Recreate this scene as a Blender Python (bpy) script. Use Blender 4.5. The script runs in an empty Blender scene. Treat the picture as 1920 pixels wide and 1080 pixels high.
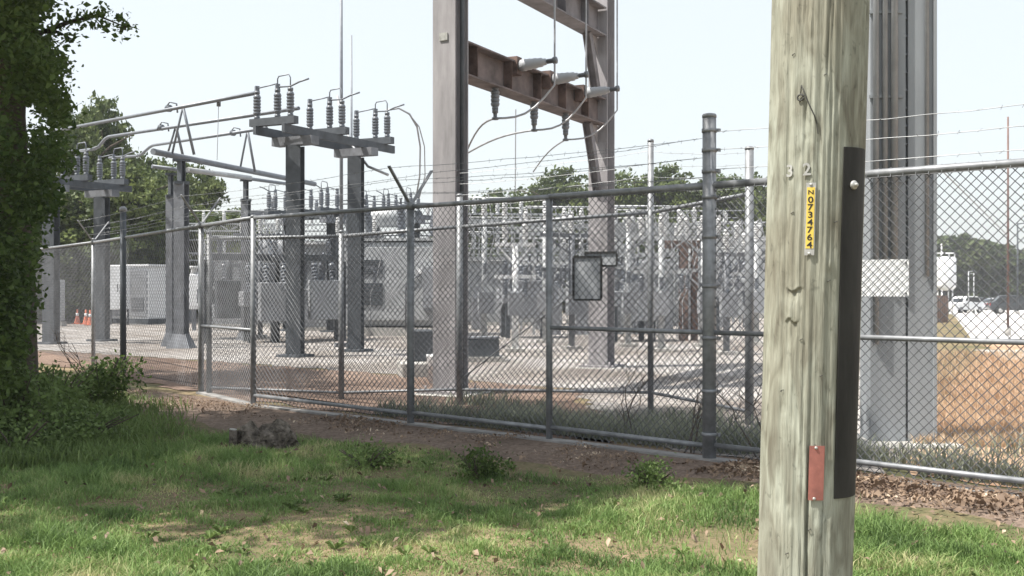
import bpy, math, random
import numpy as np
from mathutils import Vector, Matrix

random.seed(7)
RNG = np.random.default_rng(11)
SC = bpy.context.scene
COL = SC.collection
F = 2059.0
CAMZ = 1.4


def V(*a):
    return Vector(a)


def at(px, py, D):
    """photograph position plus a distance -> a point of the place (metres)"""
    return V((px - 960) / F * D, D, CAMZ - (py - 540) / F * D)


def gx(px, D):
    return (px - 960) / F * D


def smooth(a, b, x):
    t = min(1.0, max(0.0, (x - a) / (b - a)))
    return t * t * (3 - 2 * t)


def gz(x, y):
    return -1.2 * smooth(48, 120, y)


# ------------------------------------------------------------------ materials
def nodes_of(m):
    m.use_nodes = True
    nt = m.node_tree
    nt.nodes.clear()
    return nt, nt.nodes, nt.links


def mat(name, col, rough=0.6, metal=0.0, var=0.25, scale=6.0, col2=None, bump=0.0, bscale=40.0,
        stretch=(1, 1, 1), spec=0.5, lo=0.35, hi=0.65):
    m = bpy.data.materials.new(name)
    nt, N, L = nodes_of(m)
    out = N.new('ShaderNodeOutputMaterial')
    b = N.new('ShaderNodeBsdfPrincipled')
    L.new(b.outputs[0], out.inputs[0])
    tc = N.new('ShaderNodeTexCoord')
    mp = N.new('ShaderNodeMapping')
    mp.inputs['Scale'].default_value = stretch
    L.new(tc.outputs['Object'], mp.inputs[0])
    n = N.new('ShaderNodeTexNoise')
    n.inputs['Scale'].default_value = scale
    n.inputs['Detail'].default_value = 6
    n.inputs['Roughness'].default_value = 0.65
    L.new(mp.outputs[0], n.inputs['Vector'])
    r = N.new('ShaderNodeValToRGB')
    c1 = [c * (1 - var) for c in col]
    c2 = list(col2) if col2 else [min(1, c * (1 + var)) for c in col]
    r.color_ramp.elements[0].position = lo
    r.color_ramp.elements[1].position = hi
    r.color_ramp.elements[0].color = (*c1, 1)
    r.color_ramp.elements[1].color = (*c2, 1)
    L.new(n.outputs[0], r.inputs[0])
    L.new(r.outputs[0], b.inputs['Base Color'])
    b.inputs['Roughness'].default_value = rough
    b.inputs['Metallic'].default_value = metal
    b.inputs['Specular IOR Level'].default_value = spec
    if bump:
        n2 = N.new('ShaderNodeTexNoise')
        n2.inputs['Scale'].default_value = bscale
        n2.inputs['Detail'].default_value = 5
        L.new(mp.outputs[0], n2.inputs['Vector'])
        bp = N.new('ShaderNodeBump')
        bp.inputs['Strength'].default_value = bump
        bp.inputs['Distance'].default_value = 0.02
        L.new(n2.outputs[0], bp.inputs['Height'])
        L.new(bp.outputs[0], b.inputs['Normal'])
    return m


def leaf_mat(name, dark, light, dry=None, trans=0.35, nscale=0.6):
    """many separate leaves: each leaf has its own tone, plus broad clumps of tone"""
    m = bpy.data.materials.new(name)
    nt, N, L = nodes_of(m)
    out = N.new('ShaderNodeOutputMaterial')
    geo = N.new('ShaderNodeNewGeometry')
    tc = N.new('ShaderNodeTexCoord')
    n = N.new('ShaderNodeTexNoise')
    n.inputs['Scale'].default_value = nscale
    n.inputs['Detail'].default_value = 4
    L.new(tc.outputs['Object'], n.inputs['Vector'])
    add = N.new('ShaderNodeMath')
    add.operation = 'MULTIPLY_ADD'
    L.new(geo.outputs['Random Per Island'], add.inputs[0])
    add.inputs[1].default_value = 0.45
    sub = N.new('ShaderNodeMath')
    sub.operation = 'MULTIPLY_ADD'
    L.new(n.outputs[0], sub.inputs[0])
    sub.inputs[1].default_value = 2.0
    sub.inputs[2].default_value = -0.72
    L.new(sub.outputs[0], add.inputs[2])
    r = N.new('ShaderNodeValToRGB')
    r.color_ramp.elements[0].position = 0.05
    r.color_ramp.elements[1].position = 0.8
    r.color_ramp.elements[0].color = (*dark, 1)
    r.color_ramp.elements[1].color = (*light, 1)
    if dry:
        e = r.color_ramp.elements.new(1.0)
        e.color = (*dry, 1)
    L.new(add.outputs[0], r.inputs[0])
    d = N.new('ShaderNodeBsdfPrincipled')
    d.inputs['Roughness'].default_value = 0.55
    d.inputs['Specular IOR Level'].default_value = 0.25
    t = N.new('ShaderNodeBsdfTranslucent')
    mx = N.new('ShaderNodeMixShader')
    mx.inputs[0].default_value = trans
    L.new(r.outputs[0], d.inputs['Base Color'])
    L.new(r.outputs[0], t.inputs['Color'])
    L.new(d.outputs[0], mx.inputs[1])
    L.new(t.outputs[0], mx.inputs[2])
    L.new(mx.outputs[0], out.inputs[0])
    return m


def ground_mat(name, stops, s1, s2, bump=0.6, bscale=30, w2=0.5, rough=0.95, speck=None):
    """patchy soil: broad noise plus fine noise through a colour ramp"""
    m = bpy.data.materials.new(name)
    nt, N, L = nodes_of(m)
    out = N.new('ShaderNodeOutputMaterial')
    b = N.new('ShaderNodeBsdfPrincipled')
    b.inputs['Roughness'].default_value = rough
    b.inputs['Specular IOR Level'].default_value = 0.15
    L.new(b.outputs[0], out.inputs[0])
    tc = N.new('ShaderNodeTexCoord')
    a = N.new('ShaderNodeTexNoise')
    a.inputs['Scale'].default_value = s1
    a.inputs['Detail'].default_value = 5
    a.inputs['Distortion'].default_value = 0.6
    c = N.new('ShaderNodeTexNoise')
    c.inputs['Scale'].default_value = s2
    c.inputs['Detail'].default_value = 8
    c.inputs['Roughness'].default_value = 0.75
    for q in (a, c):
        L.new(tc.outputs['Object'], q.inputs['Vector'])
    ma = N.new('ShaderNodeMix')
    ma.data_type = 'FLOAT'
    ma.inputs[0].default_value = w2
    L.new(a.outputs[0], ma.inputs[2])
    L.new(c.outputs[0], ma.inputs[3])
    r = N.new('ShaderNodeValToRGB')
    el = r.color_ramp.elements
    el[0].position, el[0].color = stops[0][0], (*stops[0][1], 1)
    el[1].position, el[1].color = stops[-1][0], (*stops[-1][1], 1)
    for p, cc in stops[1:-1]:
        e = el.new(p)
        e.color = (*cc, 1)
    L.new(ma.outputs[0], r.inputs[0])
    last = r.outputs[0]
    if speck:
        vo = N.new('ShaderNodeTexVoronoi')
        vo.inputs['Scale'].default_value = speck
        L.new(tc.outputs['Object'], vo.inputs['Vector'])
        mr = N.new('ShaderNodeMapRange')
        mr.inputs[3].default_value = 0.65
        mr.inputs[4].default_value = 1.25
        L.new(vo.outputs['Color'], mr.inputs[0])
        mu = N.new('ShaderNodeMix')
        mu.data_type = 'RGBA'
        mu.blend_type = 'MULTIPLY'
        mu.inputs[0].default_value = 1
        L.new(last, mu.inputs[6])
        L.new(mr.outputs[0], mu.inputs[7])
        last = mu.outputs[2]
    L.new(last, b.inputs['Base Color'])
    bp = N.new('ShaderNodeBump')
    bp.inputs['Strength'].default_value = bump
    bp.inputs['Distance'].default_value = 0.03
    n2 = N.new('ShaderNodeTexNoise')
    n2.inputs['Scale'].default_value = bscale
    n2.inputs['Detail'].default_value = 6
    L.new(tc.outputs['Object'], n2.inputs['Vector'])
    L.new(n2.outputs[0], bp.inputs['Height'])
    L.new(bp.outputs[0], b.inputs['Normal'])
    return m


M = {}
M['galv'] = mat('galvanised_steel', (.165, .175, .195), .6, .25, .25, 4)
M['fence_steel'] = mat('fence_steel', (.225, .235, .25), .5, .35, .25, 9)
M['mesh_wire'] = mat('mesh_wire', (.11, .115, .125), .55, .3, .3, 3)
M['barb'] = mat('barb_wire', (.24, .25, .26), .5, .4, .3, 3)
M['gantry'] = mat('gantry_steel', (.32, .308, .32), .65, .15, .24, 2.6, stretch=(1.5, 1.5, .3), bump=.08, bscale=25)
M['rusty'] = mat('weathered_steel', (.125, .108, .108), .85, .05, .3, 2.2, col2=(.215, .178, .175))
M['beam_steel'] = mat('beam_steel', (.185, .178, .19), .75, .1, .3, 2.4)
M['rust'] = mat('rust_brown', (.115, .078, .068), .88, .05, .35, 4, col2=(.21, .145, .125))
M['dark_steel'] = mat('dark_grey_steel', (.075, .085, .098), .65, .15, .25, 4)
M['big_column'] = mat('column_steel', (.27, .29, .31), .7, .0, .14, 1.2, stretch=(2, 2, .4))
M['conduit'] = mat('conduit_metal', (.30, .315, .335), .6, 0, .12, 5)
M['tube'] = mat('aluminium_tube', (.19, .205, .23), .5, .4, .14, 5)
M['cable'] = mat('conductor_cable', (.36, .37, .39), .5, .4, .15, 8)
M['porcelain'] = mat('grey_porcelain', (.15, .165, .19), .35, .0, .15, 8)
M['pale_porcelain'] = mat('pale_porcelain', (.58, .59, .60), .3, .0, .1, 8)
M['fitting'] = mat('cast_fitting', (.16, .17, .18), .5, .5, .2, 8)
M['white_paint'] = mat('white_paint', (.74, .75, .77), .5, 0, .07, 1.5)
M['grey_paint'] = mat('grey_equipment_paint', (.33, .345, .365), .55, .0, .1, 1.4)
M['pale_steel'] = mat('pale_steel', (.40, .415, .43), .55, .2, .15, 3)
M['louvre'] = mat('louvre_grey', (.25, .26, .28), .6, 0, .12, 2)
M['dark'] = mat('dark_rubber', (.03, .032, .034), .6, 0, .2, 6)
M['guard'] = mat('black_guard_plastic', (.026, .026, .024), .72, 0, .5, 5, stretch=(1, 1, .25), spec=.3, col2=(.048, .046, .042), bump=.15, bscale=30)
M['plate'] = mat('yellow_plate', (.72, .52, .09), .5, 0, .1, 12)
M['plate_edge'] = mat('plate_edge', (.72, .66, .38), .5, 0, .1, 12)
M['ink'] = mat('black_ink', (.018, .018, .018), .6, 0, .1, 5)
M['orange_tag'] = mat('orange_tag', (.33, .125, .10), .7, 0, .25, 14)
M['alu'] = mat('bare_aluminium', (.42, .42, .40), .5, .4, .2, 20)
M['wire_dark'] = mat('dark_staple_wire', (.06, .06, .055), .6, .4, .2, 20)
M['concrete'] = mat('concrete', (.40, .39, .37), .9, 0, .2, 6, bump=.3)
M['concrete_dark'] = mat('stained_concrete', (.25, .245, .24), .9, 0, .3, 4, bump=.3)
M['cone'] = mat('cone_orange', (.52, .15, .08), .7, 0, .15, 6)
M['bark'] = mat('tree_bark', (.075, .06, .045), .95, 0, .4, 5, bump=.8, bscale=14, stretch=(1, 1, .3))
M['twig'] = mat('dead_twig', (.10, .08, .065), .95, 0, .35, 9)
M['stump'] = mat('rotten_wood', (.075, .06, .046), .95, 0, .5, 16, bump=1.0, bscale=38, col2=(.21, .18, .15))
M['glass'] = mat('car_glass', (.03, .035, .04), .08, 0, .1, 3)
M['car_white'] = mat('car_white', (.72, .73, .74), .25, 0, .03, 1)
M['car_dark'] = mat('car_dark', (.05, .055, .06), .25, .2, .1, 1)
M['car_silver'] = mat('car_silver', (.42, .43, .45), .3, .4, .05, 1)
M['chrome'] = mat('hub_metal', (.5, .5, .5), .3, .8, .1, 5)
M['lamp'] = mat('lamp_lens', (.6, .58, .5), .2, 0, .1, 5)
M['tail'] = mat('tail_lens', (.4, .03, .03), .2, 0, .1, 5)
M['brown_board'] = mat('brown_board', (.22, .165, .145), .9, 0, .2, 2.5)
M['sign_face'] = mat('sign_grey', (.37, .385, .41), .5, 0, .12, 3)
M['sign_white'] = mat('sign_white', (.78, .79, .81), .5, 0, .05, 2)
M['brown_pole'] = mat('brown_pole', (.17, .115, .105), .8, 0, .2, 3)

M['grass'] = leaf_mat('grass_blades', (.075, .130, .042), (.22, .335, .105), (.52, .48, .27), .35, 1.6)
M['grass'].node_tree.nodes['Color Ramp'].color_ramp.elements[1].position = .62
M['grass'].node_tree.nodes['Color Ramp'].color_ramp.elements[2].position = 1.0
M['dry_grass'] = leaf_mat('dry_grass_blades', (.33, .215, .14), (.56, .42, .29), None, .3, .8)
M['leaf_near'] = leaf_mat('near_leaves', (.030, .060, .015), (.115, .17, .045), None, .42, .7)
M['leaf_far'] = leaf_mat('far_leaves', (.034, .062, .022), (.15, .185, .06), None, .25, .35)
M['leaf_hill'] = leaf_mat('hill_leaves', (.05, .075, .028), (.125, .15, .06), None, .22, .2)
M['leaf_weed'] = leaf_mat('weed_leaves', (.08, .125, .04), (.19, .27, .085), None, .3, 1.5)
M['weed_grey'] = leaf_mat('greyish_weeds', (.15, .165, .125), (.30, .32, .24), (.40, .37, .30), .25, 1.5)
M['litter'] = leaf_mat('dead_leaves', (.085, .056, .042), (.30, .215, .15), (.66, .55, .42), .1, 2.5)

M['soil'] = ground_mat('grassy_soil', [(.30, (.065, .07, .036)), (.44, (.115, .11, .058)), (.56, (.20, .155, .095)), (.70, (.34, .25, .17))],
                       .55, 14, .6, 26, .5)
M['dirt'] = ground_mat('bare_dirt', [(.32, (.095, .070, .055)), (.48, (.165, .125, .10)), (.62, (.235, .18, .145)), (.75, (.33, .265, .22))],
                       .8, 18, .8, 32, .5, speck=34)
M['yard'] = ground_mat('yard_gravel', [(.34, (.135, .108, .092)), (.45, (.235, .21, .19)), (.54, (.34, .32, .305)), (.66, (.45, .435, .425))],
                       .45, 7, 1.0, 18, .55, speck=14)
M['red_soil'] = ground_mat('red_clay', [(.30, (.11, .075, .06)), (.46, (.17, .12, .095)), (.60, (.24, .175, .14)), (.72, (.36, .30, .26))],
                           .5, 10, .8, 26, .4, speck=26)
M['verge'] = ground_mat('dry_verge', [(.32, (.21, .125, .08)), (.45, (.37, .235, .155)), (.58, (.47, .335, .235)), (.70, (.56, .46, .36))],
                        .5, 9, .7, 22, .5)
M['lot'] = ground_mat('pale_asphalt', [(.30, (.40, .385, .375)), (.5, (.50, .485, .475)), (.7, (.58, .56, .55))], .08, 3, .3, 8, .5)


# ------------------------------------------------------------------ mesh builder
WORLD = {}


def link(o):
    COL.objects.link(o)
    return o


def tag(o, label=None, cat=None, group=None, kind=None):
    if label:
        o['label'] = label
    if cat:
        o['category'] = cat
    if group:
        o['group'] = group
    if kind:
        o['kind'] = kind
    return o


def thing(name, label, cat, loc=(0, 0, 0), group=None):
    o = bpy.data.objects.new(name, None)
    o.empty_display_size = .3
    o.location = loc
    WORLD[o] = Vector(loc)
    link(o)
    return tag(o, label, cat, group)


class MB:
    def __init__(self):
        self.v, self.f, self.s = [], [], []

    def add(self, vs, fs, smooth=False):
        n = len(self.v)
        self.v += [tuple(p) for p in vs]
        self.f += [tuple(i + n for i in f) for f in fs]
        self.s += [smooth] * len(fs)
        return self

    def box(self, c, s, rz=0.0, bev=0.0):
        hx, hy, hz = s[0] / 2, s[1] / 2, s[2] / 2
        ca, sa = math.cos(rz), math.sin(rz)
        P = []
        if bev <= 0:
            for z in (-hz, hz):
                for x, y in ((-hx, -hy), (hx, -hy), (hx, hy), (-hx, hy)):
                    P.append((c[0] + x * ca - y * sa, c[1] + x * sa + y * ca, c[2] + z))
            return self.add(P, [(0, 3, 2, 1), (4, 5, 6, 7), (0, 1, 5, 4), (1, 2, 6, 5), (2, 3, 7, 6), (3, 0, 4, 7)])
        b = bev
        ring = [(-hx + b, -hy), (hx - b, -hy), (hx, -hy + b), (hx, hy - b), (hx - b, hy), (-hx + b, hy), (-hx, hy - b), (-hx, -hy + b)]
        inner = [(math.copysign(max(abs(x) - b, 0), x), math.copysign(max(abs(y) - b, 0), y)) for x, y in ring]
        for z, R in ((-hz, inner), (-hz + b, ring), (hz - b, ring), (hz, inner)):
            for x, y in R:
                P.append((c[0] + x * ca - y * sa, c[1] + x * sa + y * ca, c[2] + z))
        fs = []
        for k in range(3):
            for i in range(8):
                j = (i + 1) % 8
                fs.append((k * 8 + i, k * 8 + j, k * 8 + 8 + j, k * 8 + 8 + i))
        fs += [tuple(range(7, -1, -1)), tuple(range(24, 32))]
        return self.add(P, fs)

    def bar(self, p0, p1, w, h, up=(0, 0, 1)):
        p0, p1 = Vector(p0), Vector(p1)
        d = (p1 - p0).normalized()
        u = Vector(up)
        if abs(d.dot(u)) > .98:
            u = Vector((0, 1, 0)) if abs(d.y) < .9 else Vector((1, 0, 0))
        s = d.cross(u).normalized() * (w / 2)
        u = s.cross(d).normalized() * (h / 2)
        P = []
        for p in (p0, p1):
            P += [p - s - u, p + s - u, p + s + u, p - s + u]
        return self.add(P, [(0, 3, 2, 1), (4, 5, 6, 7), (0, 1, 5, 4), (1, 2, 6, 5), (2, 3, 7, 6), (3, 0, 4, 7)])

    def tube(self, pts, r, n=8, caps=True, r2=None):
        pts = [Vector(p) for p in pts]
        rings = []
        up = None
        for i, p in enumerate(pts):
            a = pts[max(i - 1, 0)]
            b = pts[min(i + 1, len(pts) - 1)]
            d = (b - a).normalized()
            if up is None:
                up = Vector((0, 0, 1)) if abs(d.z) < .9 else Vector((1, 0, 0))
            s = d.cross(up).normalized()
            up = s.cross(d).normalized()
            t = i / max(1, len(pts) - 1)
            rr = (r[i] if isinstance(r, (list, tuple)) else (r if r2 is None else r + (r2 - r) * t))
            rings.append([p + s * math.cos(2 * math.pi * k / n) * rr + up * math.sin(2 * math.pi * k / n) * rr for k in range(n)])
        P = [q for R in rings for q in R]
        fs = []
        for i in range(len(pts) - 1):
            for k in range(n):
                j = (k + 1) % n
                fs.append((i * n + k, i * n + j, i * n + n + j, i * n + n + k))
        self.add(P, fs, n > 5)
        if caps:
            m = len(self.v) - len(P)
            self.f += [tuple(m + k for k in range(n - 1, -1, -1)), tuple(m + (len(pts) - 1) * n + k for k in range(n))]
            self.s += [False, False]
        return self

    def lathe(self, base, axis, prof, n=12):
        """prof: (distance along the axis, radius)"""
        base, d = Vector(base), Vector(axis).normalized()
        u = Vector((0, 0, 1)) if abs(d.z) < .9 else Vector((1, 0, 0))
        s = d.cross(u).normalized()
        u = s.cross(d).normalized()
        P = []
        for h, r in prof:
            for k in range(n):
                a = 2 * math.pi * k / n
                P.append(base + d * h + (s * math.cos(a) + u * math.sin(a)) * r)
        fs = []
        for i in range(len(prof) - 1):
            for k in range(n):
                j = (k + 1) % n
                fs.append((i * n + k, i * n + j, i * n + n + j, i * n + n + k))
        fs += [tuple(range(n - 1, -1, -1)), tuple((len(prof) - 1) * n + k for k in range(n))]
        return self.add(P, fs, True)

    def hsec(self, base, top, w, d, tf, tw, face):
        """H section column: flanges (width w) square to 'face', depth d along it"""
        base, top = Vector(base), Vector(top)
        f = Vector(face).normalized()
        self.bar(base + f * (d / 2 - tf / 2), top + f * (d / 2 - tf / 2), w, tf, f)
        self.bar(base - f * (d / 2 - tf / 2), top - f * (d / 2 - tf / 2), w, tf, f)
        self.bar(base, top, tw, d - 2 * tf, f)
        return self

    def build(self, name, m, parent=None):
        off = Vector((0, 0, 0))
        p = parent
        while p is not None:
            off = off + Vector(p.location)
            p = p.parent
        me = bpy.data.meshes.new(name)
        V0 = [Vector(q) - off for q in self.v]
        loc = Vector((0, 0, 0))
        if parent is None:
            xs = [q.x for q in V0]
            ys = [q.y for q in V0]
            zs = [q.z for q in V0]
            loc = Vector(((min(xs) + max(xs)) / 2, (min(ys) + max(ys)) / 2, min(zs)))
            V0 = [q - loc for q in V0]
        me.from_pydata([tuple(q) for q in V0], [], self.f)
        me.polygons.foreach_set('use_smooth', self.s)
        me.materials.append(m)
        me.update()
        o = bpy.data.objects.new(name, me)
        o.location = loc
        o.parent = parent
        return link(o)


def np_obj(name, verts, tris, m, parent=None, smooth=False):
    off = Vector((0, 0, 0))
    p = parent
    while p is not None:
        off = off + Vector(p.location)
        p = p.parent
    loc = Vector((0, 0, 0))
    verts = verts - np.array(off)[None, :]
    if parent is None:
        lo, hi = verts.min(0), verts.max(0)
        loc = Vector((float(lo[0] + hi[0]) / 2, float(lo[1] + hi[1]) / 2, float(lo[2])))
        verts = verts - np.array(loc)[None, :]
    me = bpy.data.meshes.new(name)
    k = tris.shape[1]
    me.vertices.add(len(verts))
    me.vertices.foreach_set('co', verts.astype(np.float32).ravel())
    me.loops.add(tris.size)
    me.loops.foreach_set('vertex_index', tris.astype(np.int32).ravel())
    me.polygons.add(len(tris))
    me.polygons.foreach_set('loop_start', np.arange(0, tris.size, k, dtype=np.int32))
    me.polygons.foreach_set('loop_total', np.full(len(tris), k, dtype=np.int32))
    if smooth:
        me.polygons.foreach_set('use_smooth', np.ones(len(tris), dtype=bool))
    me.update(calc_edges=True)
    me.materials.append(m)
    o = bpy.data.objects.new(name, me)
    o.location = loc
    o.parent = parent
    return link(o)


def copy_tree(o, parent=None):
    c = o.copy()
    COL.objects.link(c)
    c.parent = parent
    for ch in list(o.children):
        copy_tree(ch, c)
    return c


def noise2(x, y, seed, freq=1.0, octs=4):
    r = np.random.default_rng(seed)
    t = np.zeros_like(x)
    amp, tot = 1.0, 0.0
    for _ in range(octs):
        for _ in range(5):
            a = r.uniform(0, 2 * math.pi)
            k = freq * r.uniform(.7, 1.4)
            t += amp * np.sin(x * math.cos(a) * k + y * math.sin(a) * k + r.uniform(0, 6.28)) / 2.2
        tot += amp
        amp *= .55
        freq *= 2.1
    return t / tot


# ------------------------------------------------------------------ camera, sun, sky
cam = bpy.data.cameras.new('camera')
cam.sensor_width = 36
cam.lens = 36 * F / 1920
cam.clip_start = .05
cam.clip_end = 3000
co = bpy.data.objects.new('camera', cam)
co.location = (0, 0, CAMZ)
co.rotation_euler = (math.radians(90), 0, 0)
link(co)
SC.camera = co

SUN_EL = 60
sv = Vector((-.93, -.27, 0)).normalized() * math.cos(math.radians(SUN_EL)) + Vector((0, 0, math.sin(math.radians(SUN_EL))))
sl = bpy.data.lights.new('sun', 'SUN')
sl.energy = 5.0
sl.angle = math.radians(.6)
sl.color = (1, .95, .87)
so = bpy.data.objects.new('sun', sl)
so.rotation_euler = sv.to_track_quat('Z', 'Y').to_euler()
so.location = (-20, -5, 40)
link(so)

w = bpy.data.worlds.new('World')
SC.world = w
w.use_nodes = True
nt = w.node_tree
nt.nodes.clear()
wo = nt.nodes.new('ShaderNodeOutputWorld')
bg = nt.nodes.new('ShaderNodeBackground')
sky = nt.nodes.new('ShaderNodeTexSky')
sky.sky_type = 'NISHITA'
sky.sun_disc = False
sky.sun_elevation = math.radians(SUN_EL)
sky.sun_rotation = math.atan2(sv.x, sv.y)
sky.air_density = 1.0
sky.dust_density = 3.5
sky.ozone_density = 1.0
bg.inputs[1].default_value = .15
hz = nt.nodes.new('ShaderNodeMix')       # bright summer haze over the whole sky
hz.data_type = 'RGBA'
hz.inputs[0].default_value = .72
hz.inputs[7].default_value = (4.25, 4.45, 4.45, 1)
nt.links.new(sky.outputs[0], hz.inputs[6])
nt.links.new(hz.outputs[2], bg.inputs[0])
nt.links.new(bg.outputs[0], wo.inputs[0])
SC.view_settings.view_transform = 'Standard'
SC.view_settings.look = 'None'
SC.view_settings.exposure = .72
SC.view_settings.gamma = 1

# ------------------------------------------------------------------ ground
FP = Vector((1.6, 8.9, 0))          # the corner post of the near fence
FD = Vector((-.753, .658, 0)).normalized()
FN = Vector((-.658, -.753, 0)).normalized()   # towards the camera


def fence_s(x, y):
    return (x - FP.x) * FN.x + (y - FP.y) * FN.y


def axis(pts):
    out = []
    for a, b, n in pts:
        out += list(np.linspace(a, b, n, endpoint=False))
    out.append(pts[-1][1])
    return np.array(out)


ax = axis([(-900, -60, 12), (-60, -9, 20), (-9, 7, 150), (7, 60, 20), (60, 900, 12)])
ay = axis([(-60, 3, 10), (3, 14, 110), (14, 60, 30), (60, 150, 30), (150, 1500, 12)])
X, Y = np.meshgrid(ax, ay)
S = (X - FP.x) * FN.x + (Y - FP.y) * FN.y
w_near = np.clip((S - .25) / .6, 0, 1) * np.clip((16 - Y) / 3, 0, 1) * np.clip((Y + 10) / 5, 0, 1)
Z = -1.2 * (lambda t: t * t * (3 - 2 * t))(np.clip((Y - 48) / 72, 0, 1))
Z = Z + w_near * .035 * noise2(X, Y, 3, 1.6, 4)


def near_z(x, y):
    s = (x - FP.x) * FN.x + (y - FP.y) * FN.y
    wn = np.clip((s - .25) / .6, 0, 1) * np.clip((16 - y) / 3, 0, 1) * np.clip((y + 10) / 5, 0, 1)
    return wn * .035 * noise2(x, y, 3, 1.6, 4)


nx, ny = len(ax), len(ay)
idx = np.arange(nx * ny).reshape(ny, nx)
quads = np.stack([idx[:-1, :-1].ravel(), idx[:-1, 1:].ravel(), idx[1:, 1:].ravel(), idx[1:, :-1].ravel()], 1)
g = np_obj('ground', np.stack([X.ravel(), Y.ravel(), Z.ravel()], 1), quads, M['soil'], None, True)
tag(g, kind='structure')


def sheet(name, outline, z, m, label=None):
    """flat patch of ground with a wandering edge"""
    P = []
    n = len(outline)
    for i in range(n):
        a, b = Vector(outline[i]), Vector(outline[(i + 1) % n])
        L = (b - a).length
        k = max(2, min(60, int(L / .25)))
        for j in range(k):
            P.append(a.lerp(b, j / k))
    out = []
    for i, p in enumerate(P):
        q = P[(i + 1) % len(P)]
        d = (q - p).normalized()
        wob = .10 * math.sin(i * .9 + 1) + .07 * math.sin(i * 2.3) + .05 * random.uniform(-1, 1)
        wob *= min(1.0, p.y / 9)
        out.append((p.x - d.y * wob, p.y + d.x * wob, z))
    mb = MB()
    mb.add(out, [tuple(range(len(out)))])
    o = mb.build(name, m)
    return tag(o, label, None, None, 'structure')


fl = lambda t, s: (FP + FD * t + FN * s).to_2d()
# bare dirt and mulch strip on the near side of the fence follows the same rolling ground as a grid
ts = np.linspace(-4.2, 11.5, 200)
us = np.linspace(-.30, 1.0, 26)
T, U = np.meshgrid(ts, us)
edge = 1.0 + .10 * np.sin(T * 1.7) + .08 * np.sin(T * 4.1 + 1) + .35 * np.clip((T - 1) / 4, 0, 1)
UU = np.where(U > 0, U * edge, U)
DX = FP.x + FD.x * T + FN.x * UU
DY = FP.y + FD.y * T + FN.y * UU
DZ = near_z(DX, DY) + .006 - .035 * np.clip((U - .88) / .12, 0, 1) - .02 * np.clip((-.26 - U) / .04, 0, 1) + .018 * np.clip(1 - np.abs(U - .5) / .5, 0, 1) * (noise2(DX, DY, 9, 6, 3) + .9)
i2 = np.arange(DX.size).reshape(DX.shape)
q2 = np.stack([i2[:-1, :-1].ravel(), i2[1:, :-1].ravel(), i2[1:, 1:].ravel(), i2[:-1, 1:].ravel()], 1)
d_ = np_obj('dirt_strip', np.stack([DX.ravel(), DY.ravel(), DZ.ravel()], 1), q2, M['dirt'], None, True)
tag(d_, kind='structure')

sheet('gravel_yard', [fl(-1.4, -.32), (3.55, 10.0), (16.2, 45), (16, 60), (-26, 60), (-26, 30), (-10.4, 24.5), (-5.2, 20.5), (-2.5, 18.2),
                      (.8, 15.2), fl(1.0, -.32)], .008, M['yard'])
sheet('clay_soil', [fl(1.05, -.32), (.75, 15.1), (-2.5, 18.1), (-5.2, 20.4), (-10.4, 24.4), (-14, 27), (-18, 25), (-8.2, 19.8), fl(7.3, -.32)],
      .010, M['red_soil'])
sheet('dry_verge', [fl(-1.5, -.30), fl(-6, -.30), (22, 10), (34, 30), (13.0, 29.5), (3.62, 10.0)], .007, M['verge'])
# parking lot falling away to the right
la = np.linspace(0, 1, 30)
lb = np.linspace(0, 1, 24)
A, B = np.meshgrid(la, lb)
LY = 30 + B * 130
LX = (.385 * LY + 1.0) + A * (40 + B * 60)
LZ = -1.2 * (lambda t: t * t * (3 - 2 * t))(np.clip((LY - 48) / 72, 0, 1)) + .012
i3 = np.arange(LX.size).reshape(LX.shape)
q3 = np.stack([i3[:-1, :-1].ravel(), i3[:-1, 1:].ravel(), i3[1:, 1:].ravel(), i3[1:, :-1].ravel()], 1)
tag(np_obj('parking_lot', np.stack([LX.ravel(), LY.ravel(), LZ.ravel()], 1), q3, M['lot']), kind='structure')
sheet('concrete_path', [(9.6, 21.3), (10.3, 24.6), (26, 25.2), (26, 21.8)], .012, M['concrete'])


# ------------------------------------------------------------------ grass, litter
def blades(name, x, y, z, h, wd, m, lean=.6, label=None, cat=None):
    n = len(x)
    a = RNG.uniform(0, 2 * math.pi, n)
    la_ = RNG.uniform(0, 2 * math.pi, n)
    ln = RNG.uniform(.1, lean, n) * h
    cx, cy = np.cos(a) * wd / 2, np.sin(a) * wd / 2
    lx, ly = np.cos(la_) * ln, np.sin(la_) * ln
    v = np.zeros((n, 5, 3))
    v[:, 0] = np.stack([x - cx, y - cy, z], 1)
    v[:, 1] = np.stack([x + cx, y + cy, z], 1)
    v[:, 2] = np.stack([x + lx * .35 + cx * .8, y + ly * .35 + cy * .8, z + h * .6], 1)
    v[:, 3] = np.stack([x + lx * .35 - cx * .8, y + ly * .35 - cy * .8, z + h * .6], 1)
    v[:, 4] = np.stack([x + lx, y + ly, z + h * RNG.uniform(.75, 1, n)], 1)
    b = (np.arange(n) * 5)[:, None]
    t = np.concatenate([b + np.array([[0, 1, 2]]), b + np.array([[0, 2, 3]]), b + np.array([[3, 2, 4]])], 0)
    o = np_obj(name, v.reshape(-1, 3), t, m)
    return tag(o, label, cat, None, 'stuff')


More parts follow.
